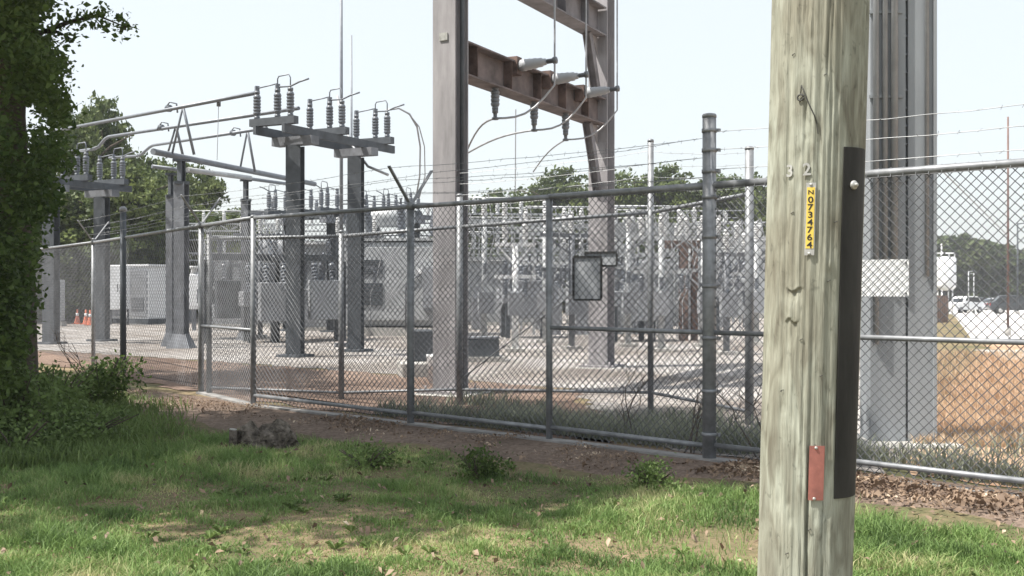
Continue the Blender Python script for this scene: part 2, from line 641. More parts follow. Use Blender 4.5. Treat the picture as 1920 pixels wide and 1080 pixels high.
n = 520000
D = 4.6 + RNG.uniform(0, 1, n) ** 1.25 * 10.5
x = RNG.uniform(-.56, .56, n) * D
s = (x - FP.x) * FN.x + (D - FP.y) * FN.y
tt = (x - FP.x) * FD.x + (D - FP.y) * FD.y
nz = noise2(x, D, 21, 1.5, 4)
nf = noise2(x, D, 22, 5.0, 3)
edge = 1.05 + .12 * np.sin(tt * 1.7) + .35 * np.clip((tt - 1) / 4, 0, 1) + .22 * nf
dens = np.clip((s - edge) / .35, 0, 1) * np.clip(1.2 + .5 * nz + .6 * nf, .5, 1)
bare = np.exp(-(((x - 1.2) / .45) ** 2 + ((D - 6.0) / .8) ** 2)) + .12 * np.exp(-(((x + 1.6) / .8) ** 2 + ((D - 6.6) / .4) ** 2))
dens *= np.clip(1 - bare * 1.1, .06, 1)
keep = RNG.uniform(0, 1, n) < dens
x, D, nz, nf = x[keep], D[keep], nz[keep], nf[keep]
nff = noise2(x, D, 23, 14.0, 2)
h = (.024 + .042 * RNG.uniform(0, 1, len(x)) ** 2.2) * np.clip(1 + .8 * nz + .7 * nf + .5 * nff, .35, 2.6)
blades('grass', x, D, near_z(x, D) - .004, h, RNG.uniform(.0035, .0075, len(x)), M['grass'], 1.2)

# fallen leaves and small broadleaf weeds scattered through the lawn
n = 1500
D = 4.8 + RNG.uniform(0, 1, n) ** 1.1 * 6.5
x = RNG.uniform(-.52, .52, n) * D
k = fence_s(x, D) > 1.0
x, D = x[k], D[k]
lawn_litter = (x, D)
n = 170
wD = 4.9 + RNG.uniform(0, 1, n) ** 1.2 * 5.0
wx = RNG.uniform(-.50, .50, n) * wD
k = (fence_s(wx, wD) > 1.15) & (noise2(wx, wD, 55, 2.5, 3) > -.1)
wx, wD = wx[k], wD[k]
wV, wT, base = [], [], 0
for x0, y0 in zip(wx, wD):
    z0 = float(near_z(np.array([x0]), np.array([y0]))[0])
    a0 = RNG.uniform(0, 6.28)
    for i in range(RNG.integers(5, 10)):
        a_ = a0 + i * 2.4 + RNG.uniform(-.3, .3)
        L_ = RNG.uniform(.035, .075)
        up = RNG.uniform(.015, .05)
        ca, sa = math.cos(a_), math.sin(a_)
        w_ = L_ * .23
        wV += [(x0, y0, z0), (x0 + ca * L_ * .55 - sa * w_, y0 + sa * L_ * .55 + ca * w_, z0 + up), (x0 + ca * L_, y0 + sa * L_, z0 + up * .8),
               (x0 + ca * L_ * .55 + sa * w_, y0 + sa * L_ * .55 - ca * w_, z0 + up)]
        wT += [(base, base + 1, base + 2), (base, base + 2, base + 3)]
        base += 4
tag(np_obj('broadleaf_weeds', np.array(wV), np.array(wT), M['leaf_weed']), None, None, None, 'stuff')

# dry grass on the verge behind the fence, right of the big column
n = 19000
D = 9.6 + RNG.uniform(0, 1, n) ** 1.4 * 14
x = (.365 + RNG.uniform(0, .16, n)) * D
h = RNG.uniform(.04, .16, n)
blades('dry_grass', x, D, np.full(n, .005), h, RNG.uniform(.006, .014, n), M['dry_grass'], .9)

# greyish weeds just inside the fence
n = 15000
t_ = RNG.uniform(-4.2, 4.6, n)
u_ = -.35 - RNG.uniform(0, 1, n) ** 1.5 * (1.5 + .7 * np.sin(t_ * 2))
x, y = FP.x + FD.x * t_ + FN.x * u_, FP.y + FD.y * t_ + FN.y * u_
k = noise2(x, y, 31, 2.2, 3) > -.25
x, y = x[k], y[k]
blades('weeds', x, y, np.full(len(x), .008), RNG.uniform(.05, .26, len(x)), RNG.uniform(.006, .016, len(x)), M['weed_grey'], 1.1)


def flat_leaves(x, y, z, size, tilt=.5):
    n = len(x)
    a = RNG.uniform(0, 2 * math.pi, n)
    tx, ty = RNG.normal(0, tilt, n), RNG.normal(0, tilt, n)
    dx, dy = np.cos(a), np.sin(a)
    L = size
    W = size * RNG.uniform(.4, .7, n)
    v = np.zeros((n, 4, 3))
    for i, (p, q) in enumerate(((-1, 0), (0, -1), (1, 0), (0, 1))):
        ex = dx * p * L / 2 - dy * q * W / 2
        ey = dy * p * L / 2 + dx * q * W / 2
        v[:, i] = np.stack([x + ex, y + ey, z + ex * tx + ey * ty + (abs(q) * .15 * L)], 1)
    b = (np.arange(n) * 4)[:, None]
    t = np.concatenate([b + np.array([[0, 1, 2]]), b + np.array([[0, 2, 3]])], 0)
    return v.reshape(-1, 3), t


n = 19000
t_ = np.concatenate([RNG.uniform(-4.3, -.2, 10500), RNG.uniform(-.4, 9.0, n - 10500)])
u_ = .02 + np.abs(RNG.normal(.34, .26, n)) + .10 * np.sin(t_ * 2.1)
x, y = FP.x + FD.x * t_ + FN.x * u_, FP.y + FD.y * t_ + FN.y * u_
k = (noise2(x, y, 41, 2.2, 3) > -.05) | (t_ < -.3)
x, y = x[k], y[k]
zl = near_z(x, y) + .024 + RNG.uniform(0, .03, len(x)) ** 1.0
sz = RNG.uniform(.012, .05, len(x)) * np.where(RNG.uniform(0, 1, len(x)) > .93, 1.9, 1) * np.where(t_[k] > -.2, .62, .85)
lx_, ly_ = lawn_litter
x, y = np.concatenate([x, lx_]), np.concatenate([y, ly_])
zl = np.concatenate([zl, near_z(lx_, ly_) + RNG.uniform(.012, .05, len(lx_))])
sz = np.concatenate([sz, RNG.uniform(.02, .05, len(lx_))])
v, t = flat_leaves(x, y, zl, sz, .6)
tag(np_obj('leaf_litter', v, t, M['litter']), None, None, None, 'stuff')


# ------------------------------------------------------------------ chain-link fences
def clip_line(c, sgn, L, H, z0):
    pts = []
    # u = c + sgn * v  , v in 0..H
    v0, v1 = 0.0, H
    u0, u1 = c + sgn * v0, c + sgn * v1
    if sgn > 0:
        if u0 < 0:
            v0 = -c
        if u1 > L:
            v1 = L - c
    else:
        if u0 > L:
            v0 = c - L
        if u1 < 0:
            v1 = c
    if v1 - v0 < .01:
        return None
    return (c + sgn * v0, v0, c + sgn * v1, v1)


def chain_panel(a, b, za, zb, zl0, zl1, parent, r=.0031, pitch=.072, name='chain_mesh'):
    """a, b: xy of the two posts; za, zb: top heights; zl0, zl1: bottom heights"""
    a, b = Vector(a), Vector(b)
    L = (b - a).length
    d = (b - a) / L
    nrm = Vector((-d.y, d.x))
    H = 1.0
    mb = MB()
    hmean = ((za - zl0) + (zb - zl1)) / 2
    step = pitch
    for sgn in (1, -1):
        lo = -hmean if sgn > 0 else 0
        hi = L if sgn > 0 else L + hmean
        c = lo + step * .5
        while c < hi:
            q = clip_line(c, sgn, L, hmean, 0)
            c += step
            if not q:
                continue
            u0, v0, u1, v1 = q
            P = []
            for (u, vv, ) in ((u0, v0), (u1, v1)):
                f = u / L
                zz = (zl0 + (zl1 - zl0) * f) + vv / hmean * ((za + (zb - za) * f) - (zl0 + (zl1 - zl0) * f))
                o = nrm * (sgn * r * .9)
                P.append(Vector((a.x + d.x * u + o.x, a.y + d.y * u + o.y, zz)))
            mb.tube(P, r, 4, False)
    mb.build(name, M['mesh_wire'], parent)


def sag(p0, p1, drop, n=10, jit=0.0):
    out = []
    for i in range(n + 1):
        t = i / n
        q = Vector(p0).lerp(Vector(p1), t)
        q.z -= drop * 4 * t * (1 - t) + (random.uniform(-jit, jit) if 0 < i < n else 0)
        out.append(q)
    return out


def barbed(strand, parent, r=.0028):
    mb = MB()
    for p0, p1 in strand:
        P = sag(p0, p1, .025, 12, .006)
        mb.tube(P, r, 5, False)
        L = (Vector(p1) - Vector(p0)).length
        k = int(L / .14)
        for i in range(1, k):
            t = i / k
            q = Vector(p0).lerp(Vector(p1), t)
            q.z -= .025 * 4 * t * (1 - t)
            e = Vector((random.uniform(-1, 1), random.uniform(-1, 1), random.uniform(-1, 1))).normalized() * .02
            mb.tube([q - e, q + e], .0018, 3, False)
    mb.build('barbed_wire', M['barb'], parent)


def post(mb_parent, x, y, zt, r, cap=True):
    mb = MB()
    mb.tube([(x, y, -.15), (x, y, zt)], r, 12)
    o = mb.build('post', M['fence_steel'], mb_parent)
    if cap:
        c = MB()
        c.lathe((x, y, zt - .01), (0, 0, 1), [(0, r * 1.06), (.02, r * 1.06), (.03, r * .9), (.036, r * .4)], 12)
        c.build('post_cap', M['fence_steel'], o)
    return o


def bands(o, x, y, r, zs):
    for z in zs:
        c = MB()
        c.lathe((x, y, z), (0, 0, 1), [(0, r * 1.0), (.0, r * 1.12), (.03, r * 1.12), (.03, r)], 12)
        c.box((x + r * 1.3, y - r * .5, z + .015), (.03, .012, .026), .6)
        c.build('tension_band', M['fence_steel'], o)


def arms(o, x, y, z, out):
    """V shaped barbed wire arms"""
    mb = MB()
    for s_ in (-1, 1):
        e = Vector((x, y, z)) + out * (s_ * .30) + Vector((0, 0, .36))
        mb.bar((x, y, z - .02), e, .04, .012, out)
    mb.lathe((x, y, z - .06), (0, 0, 1), [(0, .045), (.06, .045), (.08, .03)], 10)
    mb.build('barb_arm', M['fence_steel'], o)


f1 = thing('chain_link_fence', 'long galvanised chain link fence nearest the grass, running from tree to right edge', 'fence', (FP.x, FP.y, 0))
ZT = 2.23
FPTS = [  # px, depth, post radius, post top
    (60, 24.0, .03, 2.3), (175, 20.0, .036, 2.28), (377, 14.6, .038, 2.24), (475, 13.0, .034, 2.24), (770, 11.2, .038, 2.26), (1030, 10.02, .03, 2.22),
    (1330, 8.9, .056, 2.79), (2300, 6.5, .04, 2.7)]
FX = [Vector((gx(p, d), d)) for p, d, _, _ in FPTS]
fposts = []
for (p, d, r, zt), q in zip(FPTS, FX):
    o = post(f1, q.x, q.y, zt, r)
    fposts.append(o)
bands(fposts[6], FX[6].x, FX[6].y, .056, [.2, .55, .98, 1.4, 1.8, 2.12, 2.33, 2.5, 2.66])
for i in (1, 2, 4):
    arms(fposts[i], FX[i].x, FX[i].y, ZT + .03, Vector((FN.x, FN.y, 0)))
for i in range(len(FX) - 1):
    a, b = FX[i], FX[i + 1]
    r = .024 if i < 5 else .030
    MB().tube([(a.x, a.y, ZT), (b.x, b.y, ZT)], r, 10).build('top_rail', M['fence_steel'], f1)
    if i >= 2:
        z0 = .13
        if i >= 3:
            MB().tube([(a.x, a.y, z0), (b.x, b.y, z0 - .01)], .021, 10).build('bottom_rail', M['fence_steel'], f1)
        chain_panel(a, b, ZT, ZT, .05, .05, f1)
    else:
        chain_panel(a, b, ZT, ZT, .05, .05, f1, .0026, .10)
    if i in (2, 5, 6):
        z1 = 1.04 if i > 2 else .9
        MB().tube([(a.x, a.y, z1), (b.x, b.y, z1)], .02, 10).build('middle_rail', M['fence_steel'], f1)
# ties that clip the mesh to the top rail on the right
for i in range(5, 7):
    tb = MB()
    a, b = FX[i], FX[i + 1]
    k = int((b - a).length / .09)
    for j in range(k):
        q = a.lerp(b, (j + .5) / k)
        tb.tube([(q.x - .006, q.y - .03, ZT - .035), (q.x, q.y - .028, ZT + .02), (q.x + .01, q.y + .005, ZT + .034)], .003, 4)
    tb.tube([(FX[i].x, FX[i].y - .024, ZT - .03), (FX[i + 1].x, FX[i + 1].y - .024, ZT - .03)], .003, 4)
    tb.build('tie_wire', M['fence_steel'], f1)
# barbed strands to the right on the post tops, to the left on the arms
for k, dz in enumerate((-.06, -.20, -.36)):
    st = []
    for i in (6,):
        z0 = 2.72 + dz
        z1 = 2.68 + dz
        st.append(((FX[i].x, FX[i].y, z0), (FX[i + 1].x, FX[i + 1].y, z1)))
    barbed(st, f1)
for sgn in (-1, 1):
    for k, t in enumerate((.35, .68, 1.0)):
        st = []
        for i, j in ((1, 2), (2, 4), (4, 6)):
            off = Vector((FN.x, FN.y, 0)) * (sgn * .30 * t)
            z = ZT + .03 + .36 * t - .02
            e = Vector((FX[j].x, FX[j].y, z)) + off
            if j == 6:
                e = Vector((FX[6].x, FX[6].y, 2.3 + .16 * k + .2 * (sgn < 0) * 0))
            st.append((Vector((FX[i].x, FX[i].y, z)) + off, e))
        barbed(st, f1, .0022)
# kerb under the fence
kb = MB()
for i in range(2, len(FX) - 1):
    a, b = FX[i], FX[i + 1]
    kb.bar((a.x, a.y, -.01), (b.x, b.y, -.01), .14, .07)
ko = kb.build('concrete_kerb', M['concrete_dark'])
tag(ko, 'low stained concrete kerb under the bottom rail of the near fence', 'kerb')

# the second fence, set back inside
f2 = thing('chain_link_fence', 'second chain link fence standing back behind the near fence, before the gantry', 'fence', (1.5, 12.2, 0))
RP = [(392, 14.45, .036, 2.9, 2.05, .05), (640, 13.75, .036, 2.1, 2.05, .05), (862, 13.1, .04, 2.5, 2.13, .15), (1220, 12.2, .034, 3.03, 2.24, .2), (1405, 11.2, .045, 2.82, 2.36, .1)]
RX = [Vector((gx(p, d), d)) for p, d, *_ in RP]
for (p, d, r, zt, zr, zb), q in zip(RP, RX):
    post(f2, q.x, q.y, zt if p != 392 else 2.12, r)
for i in range(len(RX) - 1):
    a, b = RX[i], RX[i + 1]
    za, zb = RP[i][4], RP[i + 1][4]
    MB().tube([(a.x, a.y, za), (b.x, b.y, zb)], .022, 10).build('top_rail', M['fence_steel'], f2)
    MB().tube([(a.x, a.y, RP[i][5] + .04), (b.x, b.y, RP[i + 1][5] + .04)], .018, 8).build('bottom_rail', M['fence_steel'], f2)
    chain_panel(a, b, za, zb, RP[i][5], RP[i + 1][5], f2)
# tension braces
MB().tube([(RX[2].x, RX[2].y, .3), (RX[3].x, RX[3].y, 2.0)], .008, 6).build('brace_rod', M['fence_steel'], f2)
for k in range(4):
    st = [((RX[2].x, RX[2].y, 2.38 + .13 * k), (RX[3].x, RX[3].y, 2.5 + .14 * k)),
          ((RX[3].x, RX[3].y, 2.5 + .14 * k), (RX[4].x, RX[4].y, 2.42 + .12 * k))]
    barbed(st, f2, .0024)

# lone tall fence posts further left
for px, D_, ytop, lab in ((231, 18.0, 394, 'single thin steel post rising above the rail beside the left cabinet'),):
    t = thing('steel_post', lab, 'post', (gx(px, D_), D_, 0))
    MB().tube([(gx(px, D_), D_, -.1), (gx(px, D_), D_, CAMZ - (ytop - 540) / F * D_)], .05, 12).build('shaft', M['dark_steel'], t)
    z = CAMZ - (ytop - 540) / F * D_
    MB().lathe((gx(px, D_), D_, z - .02), (0, 0, 1), [(0, .062), (.05, .062), (.08, .03)], 12).build('cap', M['fence_steel'], t)

# white sign on the near fence, framed sign on the second fence
def fence_plate(name, label, a, b, u0, u1, z0, z1, m, frame=None, off=.02):
    d = (b - a).normalized()
    nrm = Vector((d.y, -d.x))
    if nrm.y > 0:
        nrm = -nrm
    p0, p1 = a + d * u0 + nrm * off, a + d * u1 + nrm * off
    t = thing(name, label, 'sign', ((p0.x + p1.x) / 2, (p0.y + p1.y) / 2, z0))
    MB().bar((p0.x, p0.y, (z0 + z1) / 2), (p1.x, p1.y, (z0 + z1) / 2), .004, z1 - z0).build('plate', m, t)
    if frame:
        mb = MB()
        q0, q1 = p0 + nrm * .008, p1 + nrm * .008
        for z in (z0, z1):
            mb.bar((q0.x, q0.y, z), (q1.x, q1.y, z), .02, .022)
        for q in (q0, q1):
            mb.bar((q.x, q.y, z0 + .012), (q.x, q.y, z1 - .012), .02, .022, (nrm.x, nrm.y, 0))
        mb.build('frame', frame, t)
    else:
        mb = MB()
        for q in (p0 + d * .02, p1 - d * .02):
            for z in (z0 + .025, z1 - .025):
                mb.tube([(q.x + nrm.x * .001, q.y + nrm.y * .001, z), (q.x + nrm.x * .012, q.y + nrm.y * .012, z)], .008, 8)
        mb.build('bolt', M['fence_steel'], t)
    return t


def u_at(a, b, px):
    """where along a-b the photograph column px meets it"""
    k = (px - 960) / F
    d = b - a
    return ((k * a.y - a.x) / (d.x - k * d.y)) * d.length


a, b = FX[6], FX[7]
u0, u1 = u_at(a, b, 1592), u_at(a, b, 1702)
Dm = 7.85
fence_plate('blank_sign', 'blank white rectangular sign on the near fence beside the wooden pole', a, b, u0, u1,
            CAMZ - (556 - 540) / F * Dm, CAMZ - (486 - 540) / F * Dm, M['sign_white'], None, -.02)
a, b = RX[2], RX[3]
Dm = 12.5
fence_plate('framed_sign', 'grey sign plate in a black frame on the second fence', a, b, u_at(a, b, 1079), u_at(a, b, 1131),
            CAMZ - (562 - 540) / F * Dm, CAMZ - (482 - 540) / F * Dm, M['sign_face'], M['ink'], .06)
fence_plate('framed_sign', 'small wide black framed plate peeking out behind the taller framed sign', a, b, u_at(a, b, 1099), u_at(a, b, 1158),
            CAMZ - (499 - 540) / F * Dm, CAMZ - (474 - 540) / F * Dm, M['sign_face'], M['ink'], .02)

# ------------------------------------------------------------------ the wooden pole in front
PC = Vector((.957, 3.5))
LEAN = -.022   # dx per metre of height, upwards to the right


def pole_c(z):
    return PC.x + (z - 1.4) * .0277, PC.y


def pole_r(z):
    return .1465 + (z - 1.4) * .0012


rng = np.random.default_rng(5)
NT = 240
zz = axis([(-.3, .45, 14), (.45, 2.4, 520), (2.4, 9.5, 60)])
th = np.linspace(0, 2 * math.pi, NT, endpoint=False)
TH, ZZ = np.meshgrid(th, zz)
face = math.atan2(-PC.y, -PC.x)          # direction that looks at the camera
ph = (TH - face + math.pi) % (2 * math.pi) - math.pi   # + = to the right in the photograph
disp = np.zeros_like(TH)
for k in range(70):
    m_ = rng.integers(6, 75)
    fz = rng.uniform(.3, 3.2)
    disp += (.0017 / (1 + m_ / 30)) * np.sin(m_ * TH + rng.uniform(0, 6.28) + .8 * np.sin(fz * ZZ + rng.uniform(0, 6.28)) + rng.uniform(-1, 1) * ZZ * 2) * \
        (.5 + .5 * np.sin(fz * 1.7 * ZZ + rng.uniform(0, 6.28))) * .55
# long drying cracks
def crack(phi0, z0, z1, dep, wid, wav=.02):
    global disp
    c = phi0 + wav * np.sin(ZZ * 5) + .01 * np.sin(ZZ * 17)
    e = np.clip((ZZ - z0) / .15, 0, 1) * np.clip((z1 - ZZ) / .15, 0, 1)
    disp -= dep * e * np.exp(-((ph - c) / wid) ** 2)
crack(.03, .2, .98, .02, .022, .012)
crack(-.10, .4, 1.12, .007, .012)
crack(-.52, .4, .95, .008, .010)
crack(.22, 1.9, 2.6, .008, .010)
crack(-.30, 2.0, 2.6, .009, .010)
crack(.36, .3, 1.2, .006, .010)
crack(-.42, .5, 1.3, .004, .02)
crack(-.62, 1.2, 2.4, .004, .02)
crack(-.25, 1.55, 2.6, .004, .022)
crack(.28, 1.35, 2.5, .004, .02)
crack(-.75, .3, 1.6, .003, .02)
for _ in range(26):
    p0 = rng.uniform(-1.5, 1.5)
    z0 = rng.uniform(.3, 2.2)
    crack(p0, z0, z0 + rng.uniform(.3, .9), rng.uniform(.0008, .0024), .014)
# climbing gouges
def gouge(phi0, z0, wphi, up):
    global disp
    e = np.exp(-((ph - phi0) / wphi) ** 4)
    d = (ZZ - z0)
    e = e * (1 + .25 * np.sin(ph * 60 + ZZ * 90))
    disp -= .007 * e * np.where(d < 0, np.exp(-(d / up) ** 2) * 1.0, 0)
    disp += .001 * e * np.where(d >= 0, np.exp(-(d / .012) ** 2), 0)
gouge(-.38, 1.395 + .006 * np.sin(ph * 19), .17, .03)
gouge(-.42, 1.300 + .008 * np.sin(ph * 23), .13, .05)
for _ in range(46):
    gouge_phi, gz0 = rng.uniform(-1.2, .6), rng.uniform(.5, 2.3)
    e = np.exp(-((ph - gouge_phi) / rng.uniform(.03, .09)) ** 2 - ((ZZ - gz0) / rng.uniform(.015, .05)) ** 2)
    disp += rng.choice([-1, -1, 1]) * .0035 * e
R = .1465 + (ZZ - 1.4) * .0012 + disp
CX = PC.x + (ZZ - 1.4) * .0277
pv = np.stack([CX + R * np.cos(TH), PC.y + R * np.sin(TH), ZZ], 2).reshape(-1, 3)
ii = np.arange(TH.size).reshape(TH.shape)
jj = np.roll(ii, -1, 1)
pq = np.stack([ii[:-1].ravel(), jj[:-1].ravel(), jj[1:].ravel(), ii[1:].ravel()], 1)

# weathered treated pine
m = bpy.data.materials.new('weathered_pine')
nt, N, L = nodes_of(m)
out = N.new('ShaderNodeOutputMaterial')
b_ = N.new('ShaderNodeBsdfPrincipled')
b_.inputs['Roughness'].default_value = .85
b_.inputs['Specular IOR Level'].default_value = .2
L.new(b_.outputs[0], out.inputs[0])
tc = N.new('ShaderNodeTexCoord')
def nz_(scale, st, det=6, dist=0):
    mp = N.new('ShaderNodeMapping')
    mp.inputs['Scale'].default_value = st
    L.new(tc.outputs['Object'], mp.inputs[0])
    q = N.new('ShaderNodeTexNoise')
    q.inputs['Scale'].default_value = scale
    q.inputs['Detail'].default_value = det
    q.inputs['Distortion'].default_value = dist
    L.new(mp.outputs[0], q.inputs['Vector'])
    return q.outputs[0]
g1 = nz_(7, (2.6, 2.6, .75), 8, 1.1)
g2 = nz_(60, (5, 5, .16), 7, .4)
g4 = nz_(26, (1.2, 1.2, .55), 5, 1.5)
g3 = nz_(3.0, (1, 1, .5), 4)
r1 = N.new('ShaderNodeValToRGB')
e = r1.color_ramp.elements
e[0].position, e[0].color = .30, (.20, .195, .155, 1)
e[1].position, e[1].color = .72, (.43, .45, .38, 1)
q = e.new(.5)
q.color = (.32, .33, .27, 1)
L.new(g1, r1.inputs[0])
r2 = N.new('ShaderNodeMapRange')
r2.inputs[1].default_value, r2.inputs[2].default_value = .3, .7
r2.inputs[3].default_value, r2.inputs[4].default_value = .82, 1.10
L.new(g2, r2.inputs[0])
mx = N.new('ShaderNodeMix')
mx.data_type, mx.blend_type = 'RGBA', 'MULTIPLY'
mx.inputs[0].default_value = 1
L.new(r1.outputs[0], mx.inputs[6])
L.new(r2.outputs[0], mx.inputs[7])
r3 = N.new('ShaderNodeValToRGB')
r3.color_ramp.elements[0].position, r3.color_ramp.elements[1].position = .42, .66
r3.color_ramp.elements[0].color, r3.color_ramp.elements[1].color = (1, 1, 1, 1), (.72, .66, .62, 1)
L.new(g3, r3.inputs[0])
my = N.new('ShaderNodeMix')
my.data_type, my.blend_type = 'RGBA', 'MULTIPLY'
my.inputs[0].default_value = 1
L.new(mx.outputs[2], my.inputs[6])
L.new(r3.outputs[0], my.inputs[7])
r5 = N.new('ShaderNodeMapRange')     # small dark checks and knots
r5.inputs[1].default_value, r5.inputs[2].default_value = .28, .38
r5.inputs[3].default_value, r5.inputs[4].default_value = .62, 1.0
L.new(g4, r5.inputs[0])
mz = N.new('ShaderNodeMix')
mz.data_type, mz.blend_type = 'RGBA', 'MULTIPLY'
mz.inputs[0].default_value = 1
L.new(my.outputs[2], mz.inputs[6])
L.new(r5.outputs[0], mz.inputs[7])
L.new(mz.outputs[2], b_.inputs['Base Color'])
bp = N.new('ShaderNodeBump')
bp.inputs['Strength'].default_value, bp.inputs['Distance'].default_value = .6, .006
L.new(g2, bp.inputs['Height'])
L.new(bp.outputs[0], b_.inputs['Normal'])
M['pine'] = m

up_ = thing('utility_pole', 'thick weathered wooden utility pole with a yellow number plate, in front of the fence', 'utility pole', (PC.x, PC.y, 0))
np_obj('pole_shaft', pv, pq, M['pine'], up_, True)


def on_pole(phi, z, out=0.0):
    cx, cy = pole_c(z)
    a = face + phi
    r = pole_r(z) + out
    return Vector((cx + r * math.cos(a), cy + r * math.sin(a), z))


def pole_patch(phi0, phi1, z0, z1, o0, o1, n=14, rows=2, bulge=0.0):
    """curved plate hugging the pole, o0..o1 = inner and outer offset"""
    mb = MB()
    P = []
    for k in range(rows):
        z = z0 + (z1 - z0) * k / (rows - 1)
        for o in (o0, o1):
            for i in range(n + 1):
                t = i / n
                P.append(on_pole(phi0 + (phi1 - phi0) * t, z, o + (bulge * math.sin(math.pi * t) if o == o1 else 0)))
    W = n + 1
    fs = []
    for k in range(rows - 1):
        b0, b1 = k * 2 * W, (k + 1) * 2 * W
        for i in range(n):
            fs.append((b0 + W + i, b0 + W + i + 1, b1 + W + i + 1, b1 + W + i))
            fs.append((b0 + i + 1, b0 + i, b1 + i, b1 + i + 1))
        fs.append((b0, b0 + W, b1 + W, b1))
        fs.append((b0 + n + W, b0 + n, b1 + n, b1 + n + W))
    for i in range(n):
        fs.append((i, i + 1, W + i + 1, W + i))
        t0 = (rows - 1) * 2 * W
        fs.append((t0 + i + 1, t0 + i, t0 + W + i, t0 + W + i + 1))
    mb.add(P, fs, False)
    return mb


gd = pole_patch(.585, 1.40, .755, 1.832, -.012, .0035, 18, 2, .003).build('wire_guard', M['guard'], up_)
p = on_pole(.83, 1.716, .0055)
nrm = (p - Vector((*pole_c(1.716), 1.716))).normalized()
MB().lathe(p, nrm, [(0, .014), (.006, .014), (.009, .011), (.009, .006), (.016, .006), (.018, .003)], 14).build('bolt', M['alu'], gd)
plt = pole_patch(-.175, .02, 1.500, 1.722, .0035, .005, 6).build('number_plate', M['alu'], up_)
yel = pole_patch(-.155, .0, 1.521, 1.708, .0054, .0062, 6).build('yellow_strip', M['plate'], plt)


def glyph(ch, size, p, nrm_dir, depth, m, parent, name, sx=1.0):
    cu = bpy.data.curves.new('lettering', 'FONT')
    cu.body = ch
    cu.size = size
    cu.align_x = 'CENTER'
    cu.align_y = 'CENTER'
    cu.extrude = depth
    cu.offset = size * .018
    tmp = bpy.data.objects.new('lettering', cu)
    link(tmp)
    dg = bpy.context.evaluated_depsgraph_get()
    dg.update()
    me = bpy.data.meshes.new_from_object(tmp.evaluated_get(dg))
    z = Vector(nrm_dir).normalized()
    xx = Vector((0, 0, 1)).cross(z).normalized()
    yy = z.cross(xx)
    ys = [v.co.y for v in me.vertices]
    yc = (min(ys) + max(ys)) / 2
    xs = [v.co.x for v in me.vertices]
    xc = (min(xs) + max(xs)) / 2
    vs = [Vector(p) + xx * ((v.co.x - xc) * sx) + yy * (v.co.y - yc) + z * v.co.z for v in me.vertices]
    fs = [tuple(q.vertices) for q in me.polygons]
    bpy.data.objects.remove(tmp)
    bpy.data.curves.remove(cu)
    return vs, fs


mb = MB()
chars = 'N0734764'
for i, ch in enumerate(chars):
    z = 1.7045 - (i + .5) * (.1835 / 8)
    phi = -.0775
    p = on_pole(phi, z, .0066)
    cx, cy = pole_c(z)
    vs, fs = glyph(ch, .0265 if i else .019, p, p - Vector((cx, cy, z)), .0004, None, None, None, 1.25)
    mb.add(vs, fs)
mb.build('plate_lettering', M['ink'], plt)
for ch, px, py in (('3', 1483, 318), ('2', 1513, 317)):
    z = CAMZ - (py - 540) / F * 3.36
    phi = math.asin((px - 1528) / 88)
    p = on_pole(phi, z, .004)
    cx, cy = pole_c(z)
    vs, fs = glyph(ch, .052, p, p - Vector((cx, cy, z)), .0015, None, None, None, 1.0)
    MB().add(vs, fs).build('metal_numeral', M['alu'], up_)
pole_patch(.03, .335, .752, .918, .003, .0055, 8).build('orange_tag', M['orange_tag'], up_)
mb = MB()
for phi, z in ((.16, .912), (.15, .757), (-.08, 1.716), (-.08, 1.505)):
    p = on_pole(phi, z, .005)
    cx, cy = pole_c(z)
    mb.lathe(p, p - Vector((cx, cy, z)), [(0, .005), (.003, .005), (.004, .002)], 8)
mb.build('nail', M['alu'], up_)
for phi, z in ((-.55, 2.12), (.12, 2.05), (.31, 1.42), (-.22, 1.24), (-.62, 1.08), (.20, 1.13), (.05, .66), (-.40, .58), (.42, 1.60), (-.48, 1.63)):
    q0, q1 = on_pole(phi, z, .004), on_pole(phi + .05, z + .004, .004)
    MB().tube([on_pole(phi, z, -.004), q0, q1, on_pole(phi + .05, z + .004, -.004)], .0013, 5).build('staple', M['wire_dark'], up_)
# eye bolt with a bent wire
mb = MB()
z = 1.985
ring = []
c = on_pole(-.335, z, .006)
cx, cy = pole_c(z)
nr = (c - Vector((cx, cy, z))).normalized()
sx_ = Vector((0, 0, 1)).cross(nr)
for k in range(17):
    a_ = 2 * math.pi * k / 16
    ring.append(c + sx_ * math.cos(a_) * .0095 + Vector((0, 0, 1)) * math.sin(a_) * .0095)
mb.tube(ring, .0028, 6)
mb.tube([on_pole(-.335, z + .008, .005), on_pole(-.325, z + .038, .006), on_pole(-.20, z - .010, .006), on_pole(-.04, z - .062, .006), on_pole(.0, z - .085, .003)], .0019, 6)
mb.tube([on_pole(-.03, z - .065, .005), on_pole(.03, z - .115, .003)], .0014, 5)
mb.build('eye_bolt', M['wire_dark'], up_)


# ------------------------------------------------------------------ insulators
def ins_prof(L, r, n, cap=.16):
    """ribbed post insulator: metal ends and sheds"""
    P = [(0, r * .75), (L * cap * .6, r * .75), (L * cap * .6, r * .5)]
    a, b = L * cap, L * (1 - cap)
    for i in range(n):
        t0 = a + (b - a) * i / n
        t1 = a + (b - a) * (i + 1) / n
        P += [(t0, r * .82), (t0 + (t1 - t0) * .25, r), (t0 + (t1 - t0) * .6, r * .97), (t1, r * .82)]
    P += [(L * (1 - cap * .6), r * .5), (L * (1 - cap * .6), r * .72), (L, r * .72)]
    return P


